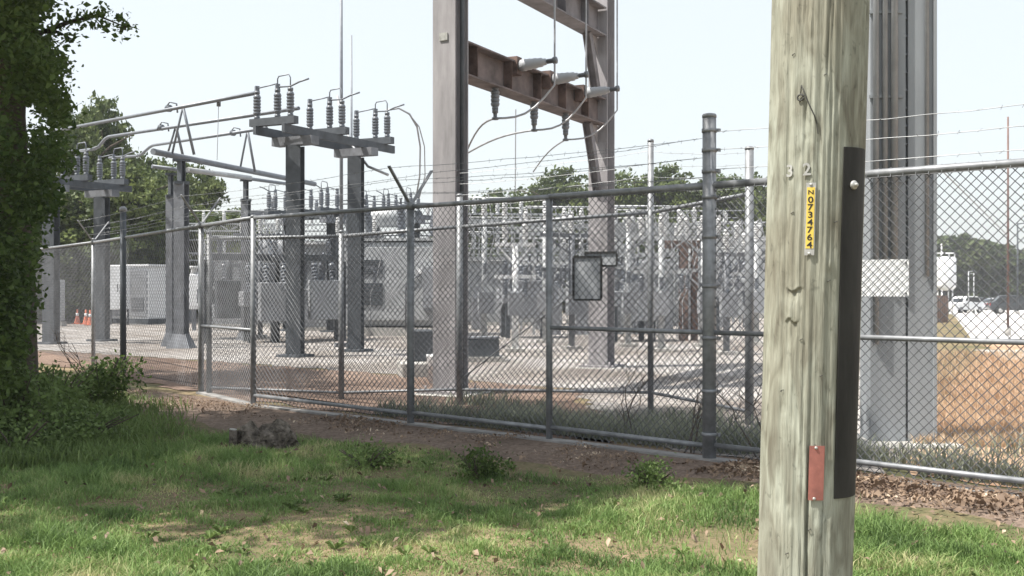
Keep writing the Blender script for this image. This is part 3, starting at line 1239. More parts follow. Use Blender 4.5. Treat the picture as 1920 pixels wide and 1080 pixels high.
# ------------------------------------------------------------------ gantry
G0 = at(845, 743, 14.5)
G0.z = 0
G1 = Vector((gx(1128, 19.3), 19.3, 0))
GD = (G1 - G0).normalized()
GS = Vector((GD.y, -GD.x, 0))    # to the right
ga = thing('steel_gantry', 'tall two legged steel gantry carrying beams and insulators, weathered brown cross beam', 'gantry', G0)
for base in (G0, G1):
    w_ = .335 if base is G0 else .35
    c = MB()
    c.hsec(base + Vector((0, 0, .02)), base + Vector((0, 0, 10.5)), w_, .36, .022, .018, GD)
    o = c.build('column', M['gantry'], ga)
    c = MB()
    c.box(base + Vector((0, 0, .03)), (.62, .62, .05), math.atan2(GD.y, GD.x))
    for sx_ in (-1, 1):
        for sy_ in (-1, 1):
            q = base + GD * (.24 * sx_) + GS * (.24 * sy_)
            c.tube([(q.x, q.y, .04), (q.x, q.y, .12)], .016, 6)
    c.build('base_plate', M['gantry'], o)
    c = MB()
    c.box(base + Vector((0, 0, -.1)), (.85, .85, .24), math.atan2(GD.y, GD.x), .02)
    c.build('footing', M['concrete'], o)
# small plate on the left column
c = MB()
p = G0 - GD * .19 + Vector((0, 0, 4.68))
c.bar(p - GS * .06, p + GS * .06, .012, .10)
c.build('small_plate', M['alu'], ga)
# long conduit on the left column's side
c = MB()
q = G0 + GS * .20 - GD * .05
c.tube([(q.x, q.y, 0), (q.x, q.y, 10.4)], .03, 8)
c.build('conduit', M['dark_steel'], ga)


def gbeam(z, h, wd, m):
    a = G0 + GD * .19
    b = G1 - GD * .20
    o_ = MB()
    for s_ in (-1, 1):   # two flanges and a web, like a rolled beam lying between the columns
        o_.bar(a + Vector((0, 0, z + s_ * (h / 2 - .012))), b + Vector((0, 0, z + s_ * (h / 2 - .012))), wd, .024)
    o_.bar(a + Vector((0, 0, z)), b + Vector((0, 0, z)), .02, h - .05)
    o = o_.build('cross_beam', m, ga)
    L = (b - a).length
    for t in (.06, .27, .47, .66, .85):
        st = MB()
        p = a + GD * (L * t)
        for s_ in (-1, 1):
            st.bar(p + GS * (s_ * .08) + Vector((0, 0, z - h / 2 + .026)), p + GS * (s_ * .08) + Vector((0, 0, z + h / 2 - .026)), .13, .014, GD)
        st.build('stiffener', M['rust'] if m is M['rusty'] else m, o)
    return o, a, b, L


bm1, ba, bb, BL = gbeam(4.46, .46, .32, M['rusty'])
bm2, *_ = gbeam(6.02, .5, .34, M['beam_steel'])
gbeam(7.5, .5, .34, M['beam_steel'])
# small gusset plates where beam meets column
for zb in (4.22, 5.76):
    for q, sg in ((G0, 1), (G1, -1)):
        p = q + GD * (sg * .19) + Vector((0, 0, zb))
        gm = MB()
        P = []
        for o in (-.008, .008):
            P += [p + GS * o - GD * 0 + Vector((0, 0, -.003)), p + GS * o + GD * (sg * .26) + Vector((0, 0, -.003)), p + GS * o + Vector((0, 0, -.30))]
        gm.add(P, [(0, 1, 2), (5, 4, 3), (0, 3, 4, 1), (1, 4, 5, 2), (2, 5, 3, 0)])
        gm.build('gusset', M['gantry'], ga)
    e0 = G1 - GD * .66 + Vector((0, 0, zb - .004))
    e1 = G1 - GD * .185 + Vector((0, 0, zb - 1.12))
    kb_ = MB()
    for s_ in (-1, 1):
        kb_.bar(e0 + GS * (s_ * .06), e1 + GS * (s_ * .06), .014, .13, GD)
    kb_.bar(e0, e1, .105, .012, GD)
    kb_.build('knee_brace', M['beam_steel'], ga)
# insulators: three pointing sideways from the beam top, three hanging below
tips = []
for t in (.30, .535, .80):
    p = ba + GD * (BL * t) + GS * .17 + Vector((0, 0, 4.62))
    c = MB()
    c.box(p - GS * .06, (.16, .16, .26), math.atan2(GD.y, GD.x))
    ax_ = (GS * .97 + Vector((0, 0, .05))).normalized()
    o = c.build('insulator_bracket', M['rust'], ga)
    MB().lathe(p + GS * .02, ax_, [(0, .06), (.03, .06), (.03, .085), (.10, .088), (.12, .08), (.18, .082), (.20, .074), (.27, .076), (.29, .066), (.36, .066), (.37, .05), (.42, .048)], 14).build('insulator', M['grey_paint'], o)
    MB().lathe(p + GS * .02 + ax_ * .44, ax_, [(0, .035), (.10, .035), (.10, .05), (.15, .05), (.16, .02)], 10).build('terminal', M['fitting'], o)
    tips.append(p + GS * .02 + ax_ * .56)
hang = []
for t in (.20, .46, .70):
    p = ba + GD * (BL * t) + GS * .05 + Vector((0, 0, 4.23))
    o = MB().lathe(p, (0, 0, -1), ins_prof(.30, .065, 4, .14), 14).build('insulator', M['porcelain'], ga)
    MB().lathe(p - Vector((0, 0, .30)), (0, 0, -1), [(0, .045), (.05, .045), (.06, .03), (.11, .028), (.12, .05), (.15, .05)], 10).build('terminal', M['fitting'], o)
    hang.append(p - Vector((0, 0, .43)))
# conductors that drop from above, loop to the hanging insulators and run off down left
labs = ['left conductor cable dropping to the insulator nearest the left gantry column',
        'middle conductor cable dropping to the second insulator on the gantry beam',
        'right conductor cable looping at the insulator nearest the far gantry column']
for i in range(3):
    tp, hg = tips[i], hang[i]
    P = [Vector((tp.x, tp.y, 9.8)), Vector((tp.x, tp.y, 6)), Vector((tp.x, tp.y, tp.z + .1)), Vector((tp.x, tp.y, tp.z - .35))]
    q = Vector((tp.x, tp.y, tp.z - .35))
    for k in range(1, 7):
        t = k / 6
        P.append(q.lerp(hg, t) + Vector((0, 0, -.20 * math.sin(math.pi * t) * (1 - .3 * t))))
    end = [at(868, 300, 16.5), at(868, 292, 18), at(1000, 322, 20)][i]
    for k in range(1, 9):
        t = k / 8
        P.append(hg.lerp(end, t) + Vector((0, 0, .16 * math.sin(math.pi * t) * (1 if i == 0 else .5))))
    c = MB().tube(P, .016 if i < 2 else .014, 6).build('conductor_cable', M['cable'])
    tag(c, labs[i], 'cable', 'conductors on the gantry')
# a slim vertical wire hanging behind the beam
c = MB().tube([at(967, 205, 21), at(966, 360, 21)], .012, 5).build('ground_wire', M['cable'])
tag(c, 'thin straight wire hanging down behind the gantry between its columns', 'wire')

# ------------------------------------------------------------------ big column right of the pole
BC = Vector((gx(1683, 9.9), 9.9, 0))
bc = thing('steel_column', 'massive grey steel column with conduits behind the fence, right of the wooden pole', 'steel column', BC)
fc = Vector((-.05, -1, 0)).normalized()
c = MB()
o_ = Vector((0, 0, .02))
sd = Vector((-fc.y, fc.x, 0))
# two plate sided halves with a narrow bolted seam between them
TOP = Vector((0, 0, 10.5))
for u0, u1 in ((-.285, .022), (.046, .288)):
    um, wd_ = (u0 + u1) / 2, u1 - u0
    for f_ in (.15, -.17):
        q = BC + sd * um + fc * f_ + o_
        c.bar(q, q + TOP, wd_, .02, fc)
    for u_ in (u0 + .01, u1 - .01):
        q = BC + sd * u_ - fc * .01 + o_
        c.bar(q, q + TOP, .02, .296, fc)
q = BC + sd * .034 + fc * .10 + o_
c.bar(q, q + TOP, .02, .02, fc)
q = BC + sd * .274 + fc * .172 + o_
c.bar(q, q + TOP, .03, .02, fc)
col = c.build('shaft', M['big_column'], bc)
c = MB()
for u, r_, z0 in ((-.245, .026, .9), (-.165, .024, 1.5), (-.085, .03, 1.5), (.20, .018, 1.5)):
    q = BC + sd * u + fc * (.165 + r_)
    c.tube([(q.x, q.y, z0), (q.x, q.y, 10.4)], r_, 10)
c.build('conduit', M['conduit'], bc)
c = MB()
for z in np.arange(1.6, 10, .75):
    q = BC + sd * -.17 + fc * .165
    c.bar(q - sd * .13 + Vector((0, 0, z)), q + sd * .16 + Vector((0, 0, z)), .02, .03)
c.build('conduit_strap', M['big_column'], bc)
c = MB()
for z in np.arange(.12, 10, .16):
    q = BC + sd * .034 + fc * .11
    c.tube([q + Vector((0, 0, z)), q + fc * .03 + Vector((0, 0, z))], .011, 6)
c.build('bolt', M['fitting'], bc)
MB().box(BC + Vector((0, 0, -.02)), (.9, .8, .12), 0, .02).build('footing', M['concrete'], bc)


# ------------------------------------------------------------------ disconnect switch stands
U = Vector((.46, .89, 0)).normalized()
Vv = Vector((.89, -.46, 0)).normalized()


def switch_stand(name, label, O, u, v, ztop, nbars=3, colpos=(.55, 2.65), spacing=1.7, group=None):
    """O: ground point under the middle of the first cross bar"""
    t = thing(name, label, 'switch stand', O, group)
    H = ztop
    for cp in colpos:
        b = O + u * cp + v * .10
        c = MB()
        c.hsec(b, b + Vector((0, 0, H - .50)), .30, .32, .02, .018, (u - v * .4).normalized())
        o = c.build('column', M['dark_steel'], t)
        MB().box(b + Vector((0, 0, .03)), (.55, .55, .06), math.atan2(u.y, u.x)).build('base_plate', M['dark_steel'], o)
        c = MB()
        p = b + Vector((0, 0, H - .41))
        c.bar(p - v * .50, p + v * .50, .26, .17)
        c.build('cap_beam', M['galv'], t)
    for s_ in (-1, 1):
        c = MB()
        p = O + v * (s_ * .36) + Vector((0, 0, H - .24))
        c.bar(p - u * .15, p + u * (spacing * (nbars - 1) + .35), .07, .17)
        c.build('long_beam', M['dark_steel'], t)
    for k in range(nbars):
        p = O + u * (spacing * k) + Vector((0, 0, H - .075))
        o = MB().bar(p - v * .56, p + v * .56, .15, .15).build('cross_bar', M['dark_steel'], t)
        tops = []
        for q in (-.42, .10, .42):
            b = p + v * q + Vector((0, 0, .075))
            MB().lathe(b, (0, 0, 1), ins_prof(.56, .078, 6), 10).build('insulator', M['porcelain'], o)
            tops.append(b + Vector((0, 0, .56)))
        c = MB()
        c.tube([tops[0] - v * .05 + Vector((0, 0, .05)), tops[1] + Vector((0, 0, .11))], .014, 6)
        c.tube([tops[1] + Vector((0, 0, -.02)), tops[1] + Vector((0, 0, .2)), tops[1] + v * .03 + Vector((0, 0, .25)), tops[2] - v * .04 + Vector((0, 0, .27)), tops[2] + Vector((0, 0, .2)), tops[2] + Vector((0, 0, -.02))], .014, 6)
        c.tube([tops[1] + Vector((0, 0, .04)), tops[2] + Vector((0, 0, .03)), tops[2] + v * .22 + Vector((0, 0, .10)), tops[2] + v * .45 + Vector((0, 0, .14))], .018, 6)
        for tp in tops[:2]:
            c.box(tp + Vector((0, 0, .05)), (.08, .08, .10), .5)
        c.build('switch_blade', M['tube'], o)
    return t


O1 = at(513, 223, 21.8)
O1.z = 0
switch_stand('switch_stand', 'dark steel disconnect switch stand left of the gantry, three rows of insulators on two columns', O1, U, Vv, 4.78)
O2 = Vector((gx(191, 28.8), 28.8, 0)) - Vv * .10
switch_stand('switch_stand', 'disconnect switch stand half hidden behind the leaves of the near tree', O2 - U * 2.0, U, Vv, 4.28, 3, (.4, 2.0), 1.2)
O3 = Vector((gx(520, 36), 36, 0))
switch_stand('switch_stand', 'smaller distant disconnect switch stand seen between the legs of the nearer stand', O3, Vv, -U, 3.95, 3, (.55, 2.3), 1.05)
O4 = Vector((gx(690, 42), 42, 0))
switch_stand('switch_stand', 'distant disconnect switch stand between the nearer stand and the left gantry column', O4, Vv, -U, 4.3, 3, (.4, 2.2), 1.0)

# long bus tubes running left from the switch stand
def bus(label, P, r=.042):
    P2 = [Vector(P[0])]
    for i in range(1, len(P) - 1):   # soften the bends
        a, b, c = Vector(P[i - 1]), Vector(P[i]), Vector(P[i + 1])
        P2 += [b + (a - b).normalized() * .12, b + (c - b).normalized() * .12]
    P2.append(Vector(P[-1]))
    t = thing('bus_tube', label, 'bus bar', P2[-1], 'bus tubes left of the switch stand')
    MB().tube(P2, r, 8).build('tube', M['tube'], t)
    return t


b1 = bus('highest aluminium bus tube, running from the tree to the switch stand', [at(95, 247, 27.5), at(482, 174, 22.3)])
b2 = bus('middle aluminium bus tube with a stepped left end below the highest tube', [at(150, 283, 31), at(182, 279, 30.5), at(200, 257, 30), at(560, 203, 23.6)])
b3 = bus('lowest aluminium bus tube with a stepped left end below the other two', [at(205, 296, 34.5), at(262, 292, 33.6), at(284, 273, 33), at(500, 240, 27)])
for bt, px, py, D_ in ((b1, 321, 203, 24.4), (b2, 306, 239, 27.8), (b3, 441, 249, 28.5)):
    p = at(px, py, D_)
    c = MB()
    c.lathe(p - Vector((.03, -.02, 0)), (-.8, .6, .1), [(0, .08), (.10, .08)], 10)
    c.tube([p + Vector((-.16, 0, -.06)), p + Vector((-.04, 0, .14)), p + Vector((.12, 0, .1)), p + Vector((.14, 0, -.1))], .02, 6)
    c.build('clamp', M['tube'], bt)
c = MB()
p = at(410, 187, 23.2)
c.tube([p, p - Vector((0, 0, .14))], .045, 8)
c.build('clamp', M['fitting'], b1)
c = MB()
c.tube([at(410, 195, 23.2), at(407, 300, 23.2)], .008, 5)
tag(c.build('drop_wire', M['cable']), 'thin wire hanging from the highest bus tube', 'wire')

# support structure: two legs, sloping long beam tubes and A frames
SB = Vector((gx(333, 25.6), 25.6, 0))
ss = thing('bus_support', 'tall twin column bus support with A frames under the aluminium tubes', 'bus support', SB)
for px, D_, r_, top in ((340, 25.5, .13, 299), (320, 26.3, .085, 325), (461, 29.5, .10, 337)):
    b = Vector((gx(px, D_), D_, 0))
    zt = CAMZ - (top - 540) / F * D_
    c = MB()
    c.hsec(b, b + Vector((0, 0, zt - .55)), r_ * 2.0, r_ * 2.0, .02, .02, (U - Vv * .3).normalized())
    o = c.build('column', M['galv'], ss)
    c = MB()
    c.hsec(b + Vector((0, 0, zt - .55)), b + Vector((0, 0, zt)), r_ * 1.0, r_ * 1.1, .02, .02, U)
    c.box(b + Vector((0, 0, zt - .55)), (r_ * 2.6, r_ * 2.6, .07), .4)
    c.box(b + Vector((0, 0, zt - .02)), (r_ * 3.0, r_ * 1.4, .05), .4)
    c.build('column_head', M['dark_steel'], o)
    c = MB()
    c.add([b + Vector((x_ * r_ * s1, y_ * r_ * s1, z_)) for z_, s1 in ((0, 2.2), (.34, 1.1)) for x_, y_ in ((-1, -1), (1, -1), (1, 1), (-1, 1))],
          [(0, 3, 2, 1), (4, 5, 6, 7), (0, 1, 5, 4), (1, 2, 6, 5), (2, 3, 7, 6), (3, 0, 4, 7)])
    c.build('base_shoe', M['galv'], o)
MB().tube([at(287, 284, 25.2), at(590, 345, 33.5)], .075, 8).build('beam_tube', M['tube'], ss)
MB().tube([at(352, 318, 26.2), at(470, 334, 29.5)], .06, 8).build('beam_tube', M['pale_steel'], ss)
MB().tube([at(285, 312, 28), at(416, 328, 29.5), at(540, 345, 33.5)], .05, 8).build('beam_tube', M['tube'], ss)
for ap, l1, l2, D_ in (((343, 199), (322, 292), (364, 290), 25.4), ((330, 236), (312, 296), (343, 292), 27.5), ((464, 243), (450, 318), (478, 322), 28.6)):
    c = MB()
    a0 = at(*ap, D_)
    c.tube([a0, at(*l1, D_ + .5)], .028, 6)
    c.tube([a0, at(*l2, D_ + .2)], .034, 6)
    c.build('a_frame', M['tube'], ss)

# lightning masts: slender rods
for px, D_, top, base, lab in ((640, 26, -150, 640, 'tallest slender grey lightning mast above the switch stand'),
                               (659, 34, 66, 620, 'thinner shorter lightning mast just right of the tallest mast')):
    b = Vector((gx(px, D_), D_, 0))
    zt = CAMZ - (top - 540) / F * D_
    t = thing('lightning_mast', lab, 'mast', b)
    MB().tube([b, b + Vector((0, 0, zt * .55)), b + Vector((0, 0, zt))], [.05, .04, .022], 8).build('mast_rod', M['tube'], t)
    MB().box(b + Vector((0, 0, .05)), (.3, .3, .1), .3).build('base_plate', M['galv'], t)
# curved jumper cables right of the switch stand
P = [at(633, 180, 25), at(642, 230, 24.8), at(662, 275, 24.5), at(690, 312, 24.2), at(728, 328, 24)]
tag(MB().tube(P, .03, 6).build('jumper_cable', M['cable']), 'slack cable hanging from the switch stand down to the right', 'cable')
for k, (off, lab) in enumerate(((0, 'arched cable curving down from the switch stand beside the gantry column'),
                                (1, 'outer thin arched cable following the arched cable by the gantry column'))):
    P = [at(722, 207 - off, 25), at(748, 203, 25), at(768, 214 + off, 25.2), at(782 + 4 * off, 238, 25.4), at(788 + 8 * off, 275, 25.8), at(787 + 10 * off, 330, 26.2), at(780 + 6 * off, 372, 26.4)]
    tag(MB().tube(P, .022 - .008 * k, 6).build('jumper_cable', M['cable']), lab, 'cable')


# ------------------------------------------------------------------ equipment in the yard
def local(b, rz):
    ca, sa = math.cos(rz), math.sin(rz)
    return lambda x, y, z: Vector((b.x + x * ca - y * sa, b.y + x * sa + y * ca, b.z + z))


# white switchgear enclosure
b = Vector((gx(268, 43.5), 43.5, 0))
rz = -.50
lc = local(b, rz)
t = thing('switchgear_cabinet', 'large white metal enclosure on a dark skid behind the left fence posts', 'cabinet', b)
MB().box(lc(0, 0, 1.22), (2.35, 1.6, 2.04), rz, .02).build('body', M['white_paint'], t)
MB().box(lc(0, 0, .10), (2.45, 1.7, .20), rz).build('skid', M['dark_steel'], t)
MB().box(lc(0, 0, 2.28), (2.5, 1.75, .08), rz).build('roof', M['white_paint'], t)
for sx_ in (-.58, .58):
    o = MB().box(lc(sx_, -.815, 1.2), (1.05, .03, 1.8), rz).build('door', M['louvre'], t)
    c = MB()
    for k in range(9):
        c.box(lc(sx_, -.84, .55 + k * .06), (.7, .02, .03), rz)
    c.build('vent', M['louvre'], o)
    MB().box(lc(sx_ - math.copysign(.42, sx_), -.85, 1.25), (.04, .05, .26), rz).build('handle', M['dark_steel'], o)
c = MB()
c.box(lc(-1.2, 0, 1.5), (.03, .9, .9), rz)
c.build('side_panel', M['white_paint'], t)

b = Vector((gx(222, 41.5), 41.5, 0))
t = thing('white_cabinet', 'narrow white cabinet at the left end of the large white enclosure', 'cabinet', b)
MB().box(b + Vector((-.05, 0, 1.42)), (.78, .7, 1.66), .05, .02).build('body', M['white_paint'], t)
c = MB()
for x_ in (-.36, .28):
    for y_ in (-.3, .3):
        c.box(b + Vector((x_ - .02, y_, .30)), (.06, .06, .6))
c.build('leg', M['dark_steel'], t)
MB().box(b + Vector((.1, -.37, 1.4)), (.02, .02, .3)).build('handle', M['dark'], t)

b = Vector((gx(364, 36), 36, 0))
t = thing('control_box', 'small white control box on a post right of the twin column support', 'control box', b)
MB().box(b + Vector((0, 0, 1.28)), (.52, .34, 1.15), .1, .02).build('body', M['white_paint'], t)
MB().box(b + Vector((0, 0, .36)), (.12, .12, .72), .1).build('post', M['galv'], t)
MB().box(b + Vector((0, -.19, 1.3)), (.44, .02, .98), .1).build('door', M['white_paint'], t)
MB().lathe(b + Vector((0, 0, 1.86)), (0, 0, 1), [(0, .12), (.18, .10), (.18, .2), (.26, .2)], 10).build('bushing', M['pale_porcelain'], t)

b = Vector((gx(107, 40), 40, 0))
t = thing('grey_cabinet', 'plain grey upright cabinet left of the hedge', 'cabinet', b)
MB().box(b + Vector((0, 0, .95)), (.42, .5, 1.5), .1, .02).build('body', M['grey_paint'], t)
MB().box(b + Vector((0, 0, .08)), (.5, .6, .2), .1).build('plinth', M['concrete'], t)
MB().box(b + Vector((.0, -.26, .95)), (.36, .02, 1.35), .1).build('door', M['grey_paint'], t)

# traffic cones
def cone(px, D_, lab):
    b = Vector((gx(px, D_), D_, .01))
    t = thing('traffic_cone', lab, 'traffic cone', b, 'orange traffic cones by the hedge')
    t.scale = (.78, .78, .78)
    MB().lathe(b + Vector((0, 0, .03)), (0, 0, 1), [(0, .16), (.02, .15), (.26, .10), (.5, .055), (.70, .03)], 14).build('body', M['cone'], t)
    MB().box(b + Vector((0, 0, .016)), (.4, .4, .032)).build('base', M['cone'], t)
    MB().lathe(b + Vector((0, 0, .40)), (0, 0, 1), [(0, .082), (.0, .086), (.14, .066), (.14, .062)], 14).build('reflective_band', M['white_paint'], t)


cone(145, 42.5, 'leftmost orange traffic cone, standing clear of the others')
cone(161, 42, 'orange traffic cone in the middle of the three by the hedge')
cone(169, 41, 'orange traffic cone closest to the fence post with V arms')


# power transformer
def transformer(label, b, rz, Wd, Hh, m, fins=True):
    lc = local(b, rz)
    t = thing('power_transformer', label, 'transformer', b)
    MB().box(lc(0, 0, Hh * .5), (Wd, 1.7, Hh * .80), rz, .03).build('tank', m, t)
    MB().box(lc(0, 0, .12), (Wd * 1.1, 2.1, .24), rz).build('plinth', M['concrete'], t)
    MB().box(lc(0, 0, Hh * .925), (Wd * 1.05, 1.85, .08), rz).build('lid', m, t)
    if not fins:
        MB().box(lc(Wd * .03, -.93, Hh * .50), (Wd * .86, .14, Hh * .70), rz, .01).build('front_panel', m, t)
        for zf, hf in ((.66, .14), (.40, .22)):
            c = MB()
            for i in range(7):
                c.box(lc(-Wd * .24, -1.02, Hh * (zf + hf * (i / 7 - .43))), (Wd * .27, .03, Hh * hf / 9), rz)
            c.build('louvre_panel', M['dark_steel'], t)
        o = MB().lathe(lc(Wd * .25, -1.0, Hh * .62), (lc(0, -1, 0) - lc(0, 0, 0)), [(0, .09), (.05, .09), (.05, .075)], 14).build('gauge', M['white_paint'], t)
        c = MB()
        c.tube([lc(Wd * .12, -1.04, .2), lc(Wd * .12, -1.04, Hh * .5), lc(Wd * .2, -1.04, Hh * .55), lc(Wd * .25, -1.04, Hh * .58)], .025, 6)
        c.build('conduit', M['galv'], t)
    for k, xk in enumerate((-.30, .12) if fins else ()):
        c = MB()
        for i in range(11):
            c.box(lc(Wd * xk + (i - 5) * .085, -1.18, Hh * .52), (.03, .5, Hh * .58), rz)
        for z in (Hh * .27, Hh * .77):
            for i in (-.4, .4):
                c.tube([lc(Wd * xk + i, -.84, z), lc(Wd * xk + i, -1.4, z)], .05, 8)
        c.build('radiator', m, t)
    o = MB().tube([lc(-Wd * .42, .3, Hh * 1.16), lc(Wd * .1, .3, Hh * 1.16)], .30, 16).build('conservator', m, t)
    c = MB()
    for x_ in (-.3, 0):
        c.box(lc(Wd * x_, .3, Hh * 1.0), (.1, .3, Hh * .16), rz)
    c.build('conservator_leg', m, o)
    for x_ in (-.3, .0, .3):
        p = lc(Wd * x_ + .1, -.4, Hh * .96)
        ax_ = Vector((x_ * .5, -.15, 1)).normalized()
        o = MB().lathe(p, ax_, ins_prof(.95, .13, 8, .1), 12).build('bushing', M['porcelain'], t)
        MB().lathe(p + ax_ * .95, ax_, [(0, .03), (.15, .03), (.15, .05), (.2, .05)], 8).build('terminal', M['tube'], o)
    o = MB().box(lc(Wd * .38, -1.02, Hh * .45), (Wd * .18, .34, Hh * .42), rz, .01).build('control_cabinet', M['louvre'], t)
    MB().box(lc(Wd * .38, -1.205, Hh * .45), (Wd * .15, .02, Hh * .36), rz).build('door', M['louvre'], o)
    return t


transformer('big pale grey power transformer with two dark louvre panels, left of the gantry', Vector((gx(752, 33), 33, 0)), -.12, 3.1, 3.05, M['pale_steel'], False)
transformer('grey power transformer further back, behind the legs of the switch stand', Vector((gx(560, 41), 41, 0)), .1, 3.4, 2.5, M['louvre'])


def breaker(label, b, rz, m, s=1.0, group=None):
    lc = local(b, rz)
    t = thing('circuit_breaker', label, 'circuit breaker', b, group)
    for x_ in (-.5, .5):
        for y_ in (-.3, .3):
            MB().box(lc(x_ * s, y_ * s, .42 * s), (.1 * s, .1 * s, .84 * s), rz).build('leg', M['dark_steel'], t)
    MB().box(lc(0, 0, 1.02 * s), (1.3 * s, .85 * s, .36 * s), rz, .02).build('tank', m, t)
    MB().box(lc(.0, -.62 * s, .95 * s), (.7 * s, .34 * s, .9 * s), rz, .02).build('control_cabinet', m, t)
    for x_ in (-.42, 0, .42):
        for y_ in (-1, 1):
            ax_ = (lc(0, .42 * y_, 1) - lc(0, 0, 0)).normalized()
            p = lc(x_ * s, .2 * y_ * s, 1.19 * s)
            o = MB().lathe(p, ax_, ins_prof(.72 * s, .085 * s, 7, .1), 10).build('bushing', M['porcelain'], t)
            MB().lathe(p + ax_ * .72 * s, ax_, [(0, .022 * s), (.14 * s, .022 * s), (.14 * s, .035 * s), (.18 * s, .03 * s)], 8).build('terminal', M['tube'], o)
    return t


breaker('dark grey circuit breaker between the twin column support and the next column', Vector((gx(425, 30.5), 30.5, 0)), .4, M['dark_steel'], 1.15)
breaker('circuit breaker between the column heads at the left end of the switch stand', Vector((gx(505, 28.5), 28.5, 0)), .4, M['louvre'], 1.1)
breaker('circuit breaker directly behind the two columns of the switch stand', Vector((gx(597, 29.5), 29.5, 0)), .4, M['grey_paint'], 1.15)
breaker('pale circuit breaker right of the left gantry column, before the lattice racks', Vector((gx(985, 31), 31, 0)), .2, M['louvre'], 1.15)
breaker('pale circuit breaker right behind the far gantry column', Vector((gx(1178, 29), 29, 0)), .35, M['grey_paint'], 1.1)
breaker('distant pale circuit breaker behind the framed signs', Vector((gx(1075, 36), 36, 0)), .2, M['pale_steel'], 1.15)
breaker('circuit breaker between the rusty frame and the tall corner fence post', Vector((gx(1375, 33), 33, 0)), .1, M['pale_steel'], 1.2)

# dark portal frame across the equipment on the left
def portal(label, pa, pb, D0, D1, zt, m, wd=.2):
    a = Vector((gx(pa, D0), D0, 0))
    b = Vector((gx(pb, D1), D1, 0))
    t = thing('portal_frame', label, 'steel frame', a.lerp(b, .5))
    for q in (a, a.lerp(b, .5), b):
        MB().hsec(q, q + Vector((0, 0, zt - .15)), wd, wd, .02, .02, (b - a)).build('leg', m, t)
    MB().bar(a + Vector((0, 0, zt - .07)), b + Vector((0, 0, zt - .07)), wd, .16).build('beam', m, t)
    for k in range(5):
        q = a.lerp(b, (k + .5) / 5) + Vector((0, 0, zt + .01))
        o = MB().lathe(q, (0, 0, 1), ins_prof(.42, .07, 5), 10).build('insulator', M['porcelain'], t)
    c = MB()
    c.tube([a.lerp(b, .05) + Vector((0, 0, zt + .45)), a.lerp(b, .95) + Vector((0, 0, zt + .45))], .02, 6)
    c.build('bus_tube', M['tube'], t)
    return t


portal('low dark steel frame with post insulators behind the left fence panels', 385, 640, 27.5, 29, 2.25, M['dark_steel'])
portal('higher grey steel frame with insulators behind the transformer', 470, 860, 37, 40, 4.0, M['galv'])
portal('pale low steel frame with insulators above the white enclosure', 250, 345, 50, 47, 3.6, M['pale_steel'], .12)


# lattice racks in the far yard
def lattice(label, px, D_, Wd, H, rz, m, group, nins=4):
    b = Vector((gx(px, D_), D_, 0))
    lc = local(b, rz)
    t = thing('lattice_rack', label, 'bus rack', b, group)
    s = .28
    for x_ in (-Wd / 2, Wd / 2):
        c = MB()
        for ix in (-1, 1):
            for iy in (-1, 1):
                c.bar(lc(x_ + ix * s / 2, iy * s / 2, 0), lc(x_ + ix * s / 2, iy * s / 2, H), .05, .05)
        k = int(H / .45)
        for i in range(k):
            z0, z1 = i * H / k, (i + 1) * H / k
            for iy in (-1, 1):
                sg = 1 if i % 2 else -1
                c.bar(lc(x_ - sg * s / 2, iy * s / 2, z0), lc(x_ + sg * s / 2, iy * s / 2, z1), .03, .02)
                c.bar(lc(x_ + iy * s / 2, -sg * s / 2, z0), lc(x_ + iy * s / 2, sg * s / 2, z1), .03, .02)
        c.build('leg', m, t)
    for zc in (H - .16, H * .66):
        c = MB()
        for iz in (-1, 1):
            for iy in (-1, 1):
                c.bar(lc(-Wd / 2 - .5, iy * s / 2, zc + iz * .15), lc(Wd / 2 + .5, iy * s / 2, zc + iz * .15), .05, .05)
        k = int(Wd / .45)
        for i in range(k):
            x0, x1 = -Wd / 2 + i * Wd / k, -Wd / 2 + (i + 1) * Wd / k
            sg = 1 if i % 2 else -1
            for iy in (-1, 1):
                c.bar(lc(x0, iy * s / 2, zc - sg * .15), lc(x1, iy * s / 2, zc + sg * .15), .03, .02)
        c.build('truss_beam', m, t)
    for z0 in (H, H * .66 + .17):
        for i in range(nins):
            x_ = -Wd / 2 + Wd * (i + .5) / nins
            MB().lathe(lc(x_, 0, z0), (0, 0, 1), ins_prof(.5, .08, 5), 8).build('insulator', M['pale_porcelain'], t)
        MB().tube([lc(-Wd / 2 - .4, 0, z0 + .53), lc(Wd / 2 + .4, 0, z0 + .53)], .03, 6).build('bus_tube', m, t)
    for i in range(nins):
        x_ = -Wd / 2 + Wd * (i + .35) / nins
        MB().tube([lc(x_, .05, H * .66 - .1), lc(x_ + .04, 0, H * .4), lc(x_ - .1, -.1, .9)], .016, 5).build('drop_conductor', M['cable'], t)
    for i in range(3):
        c = MB()
        x_ = -Wd / 3 + Wd / 3 * i
        c.box(lc(x_, -.1, .55), (.42, .4, 1.1), rz)
        c.box(lc(x_, -.1, 1.26), (.3, .06, .42), rz)
        c.build('switch_box', M['louvre'], t)
    return t


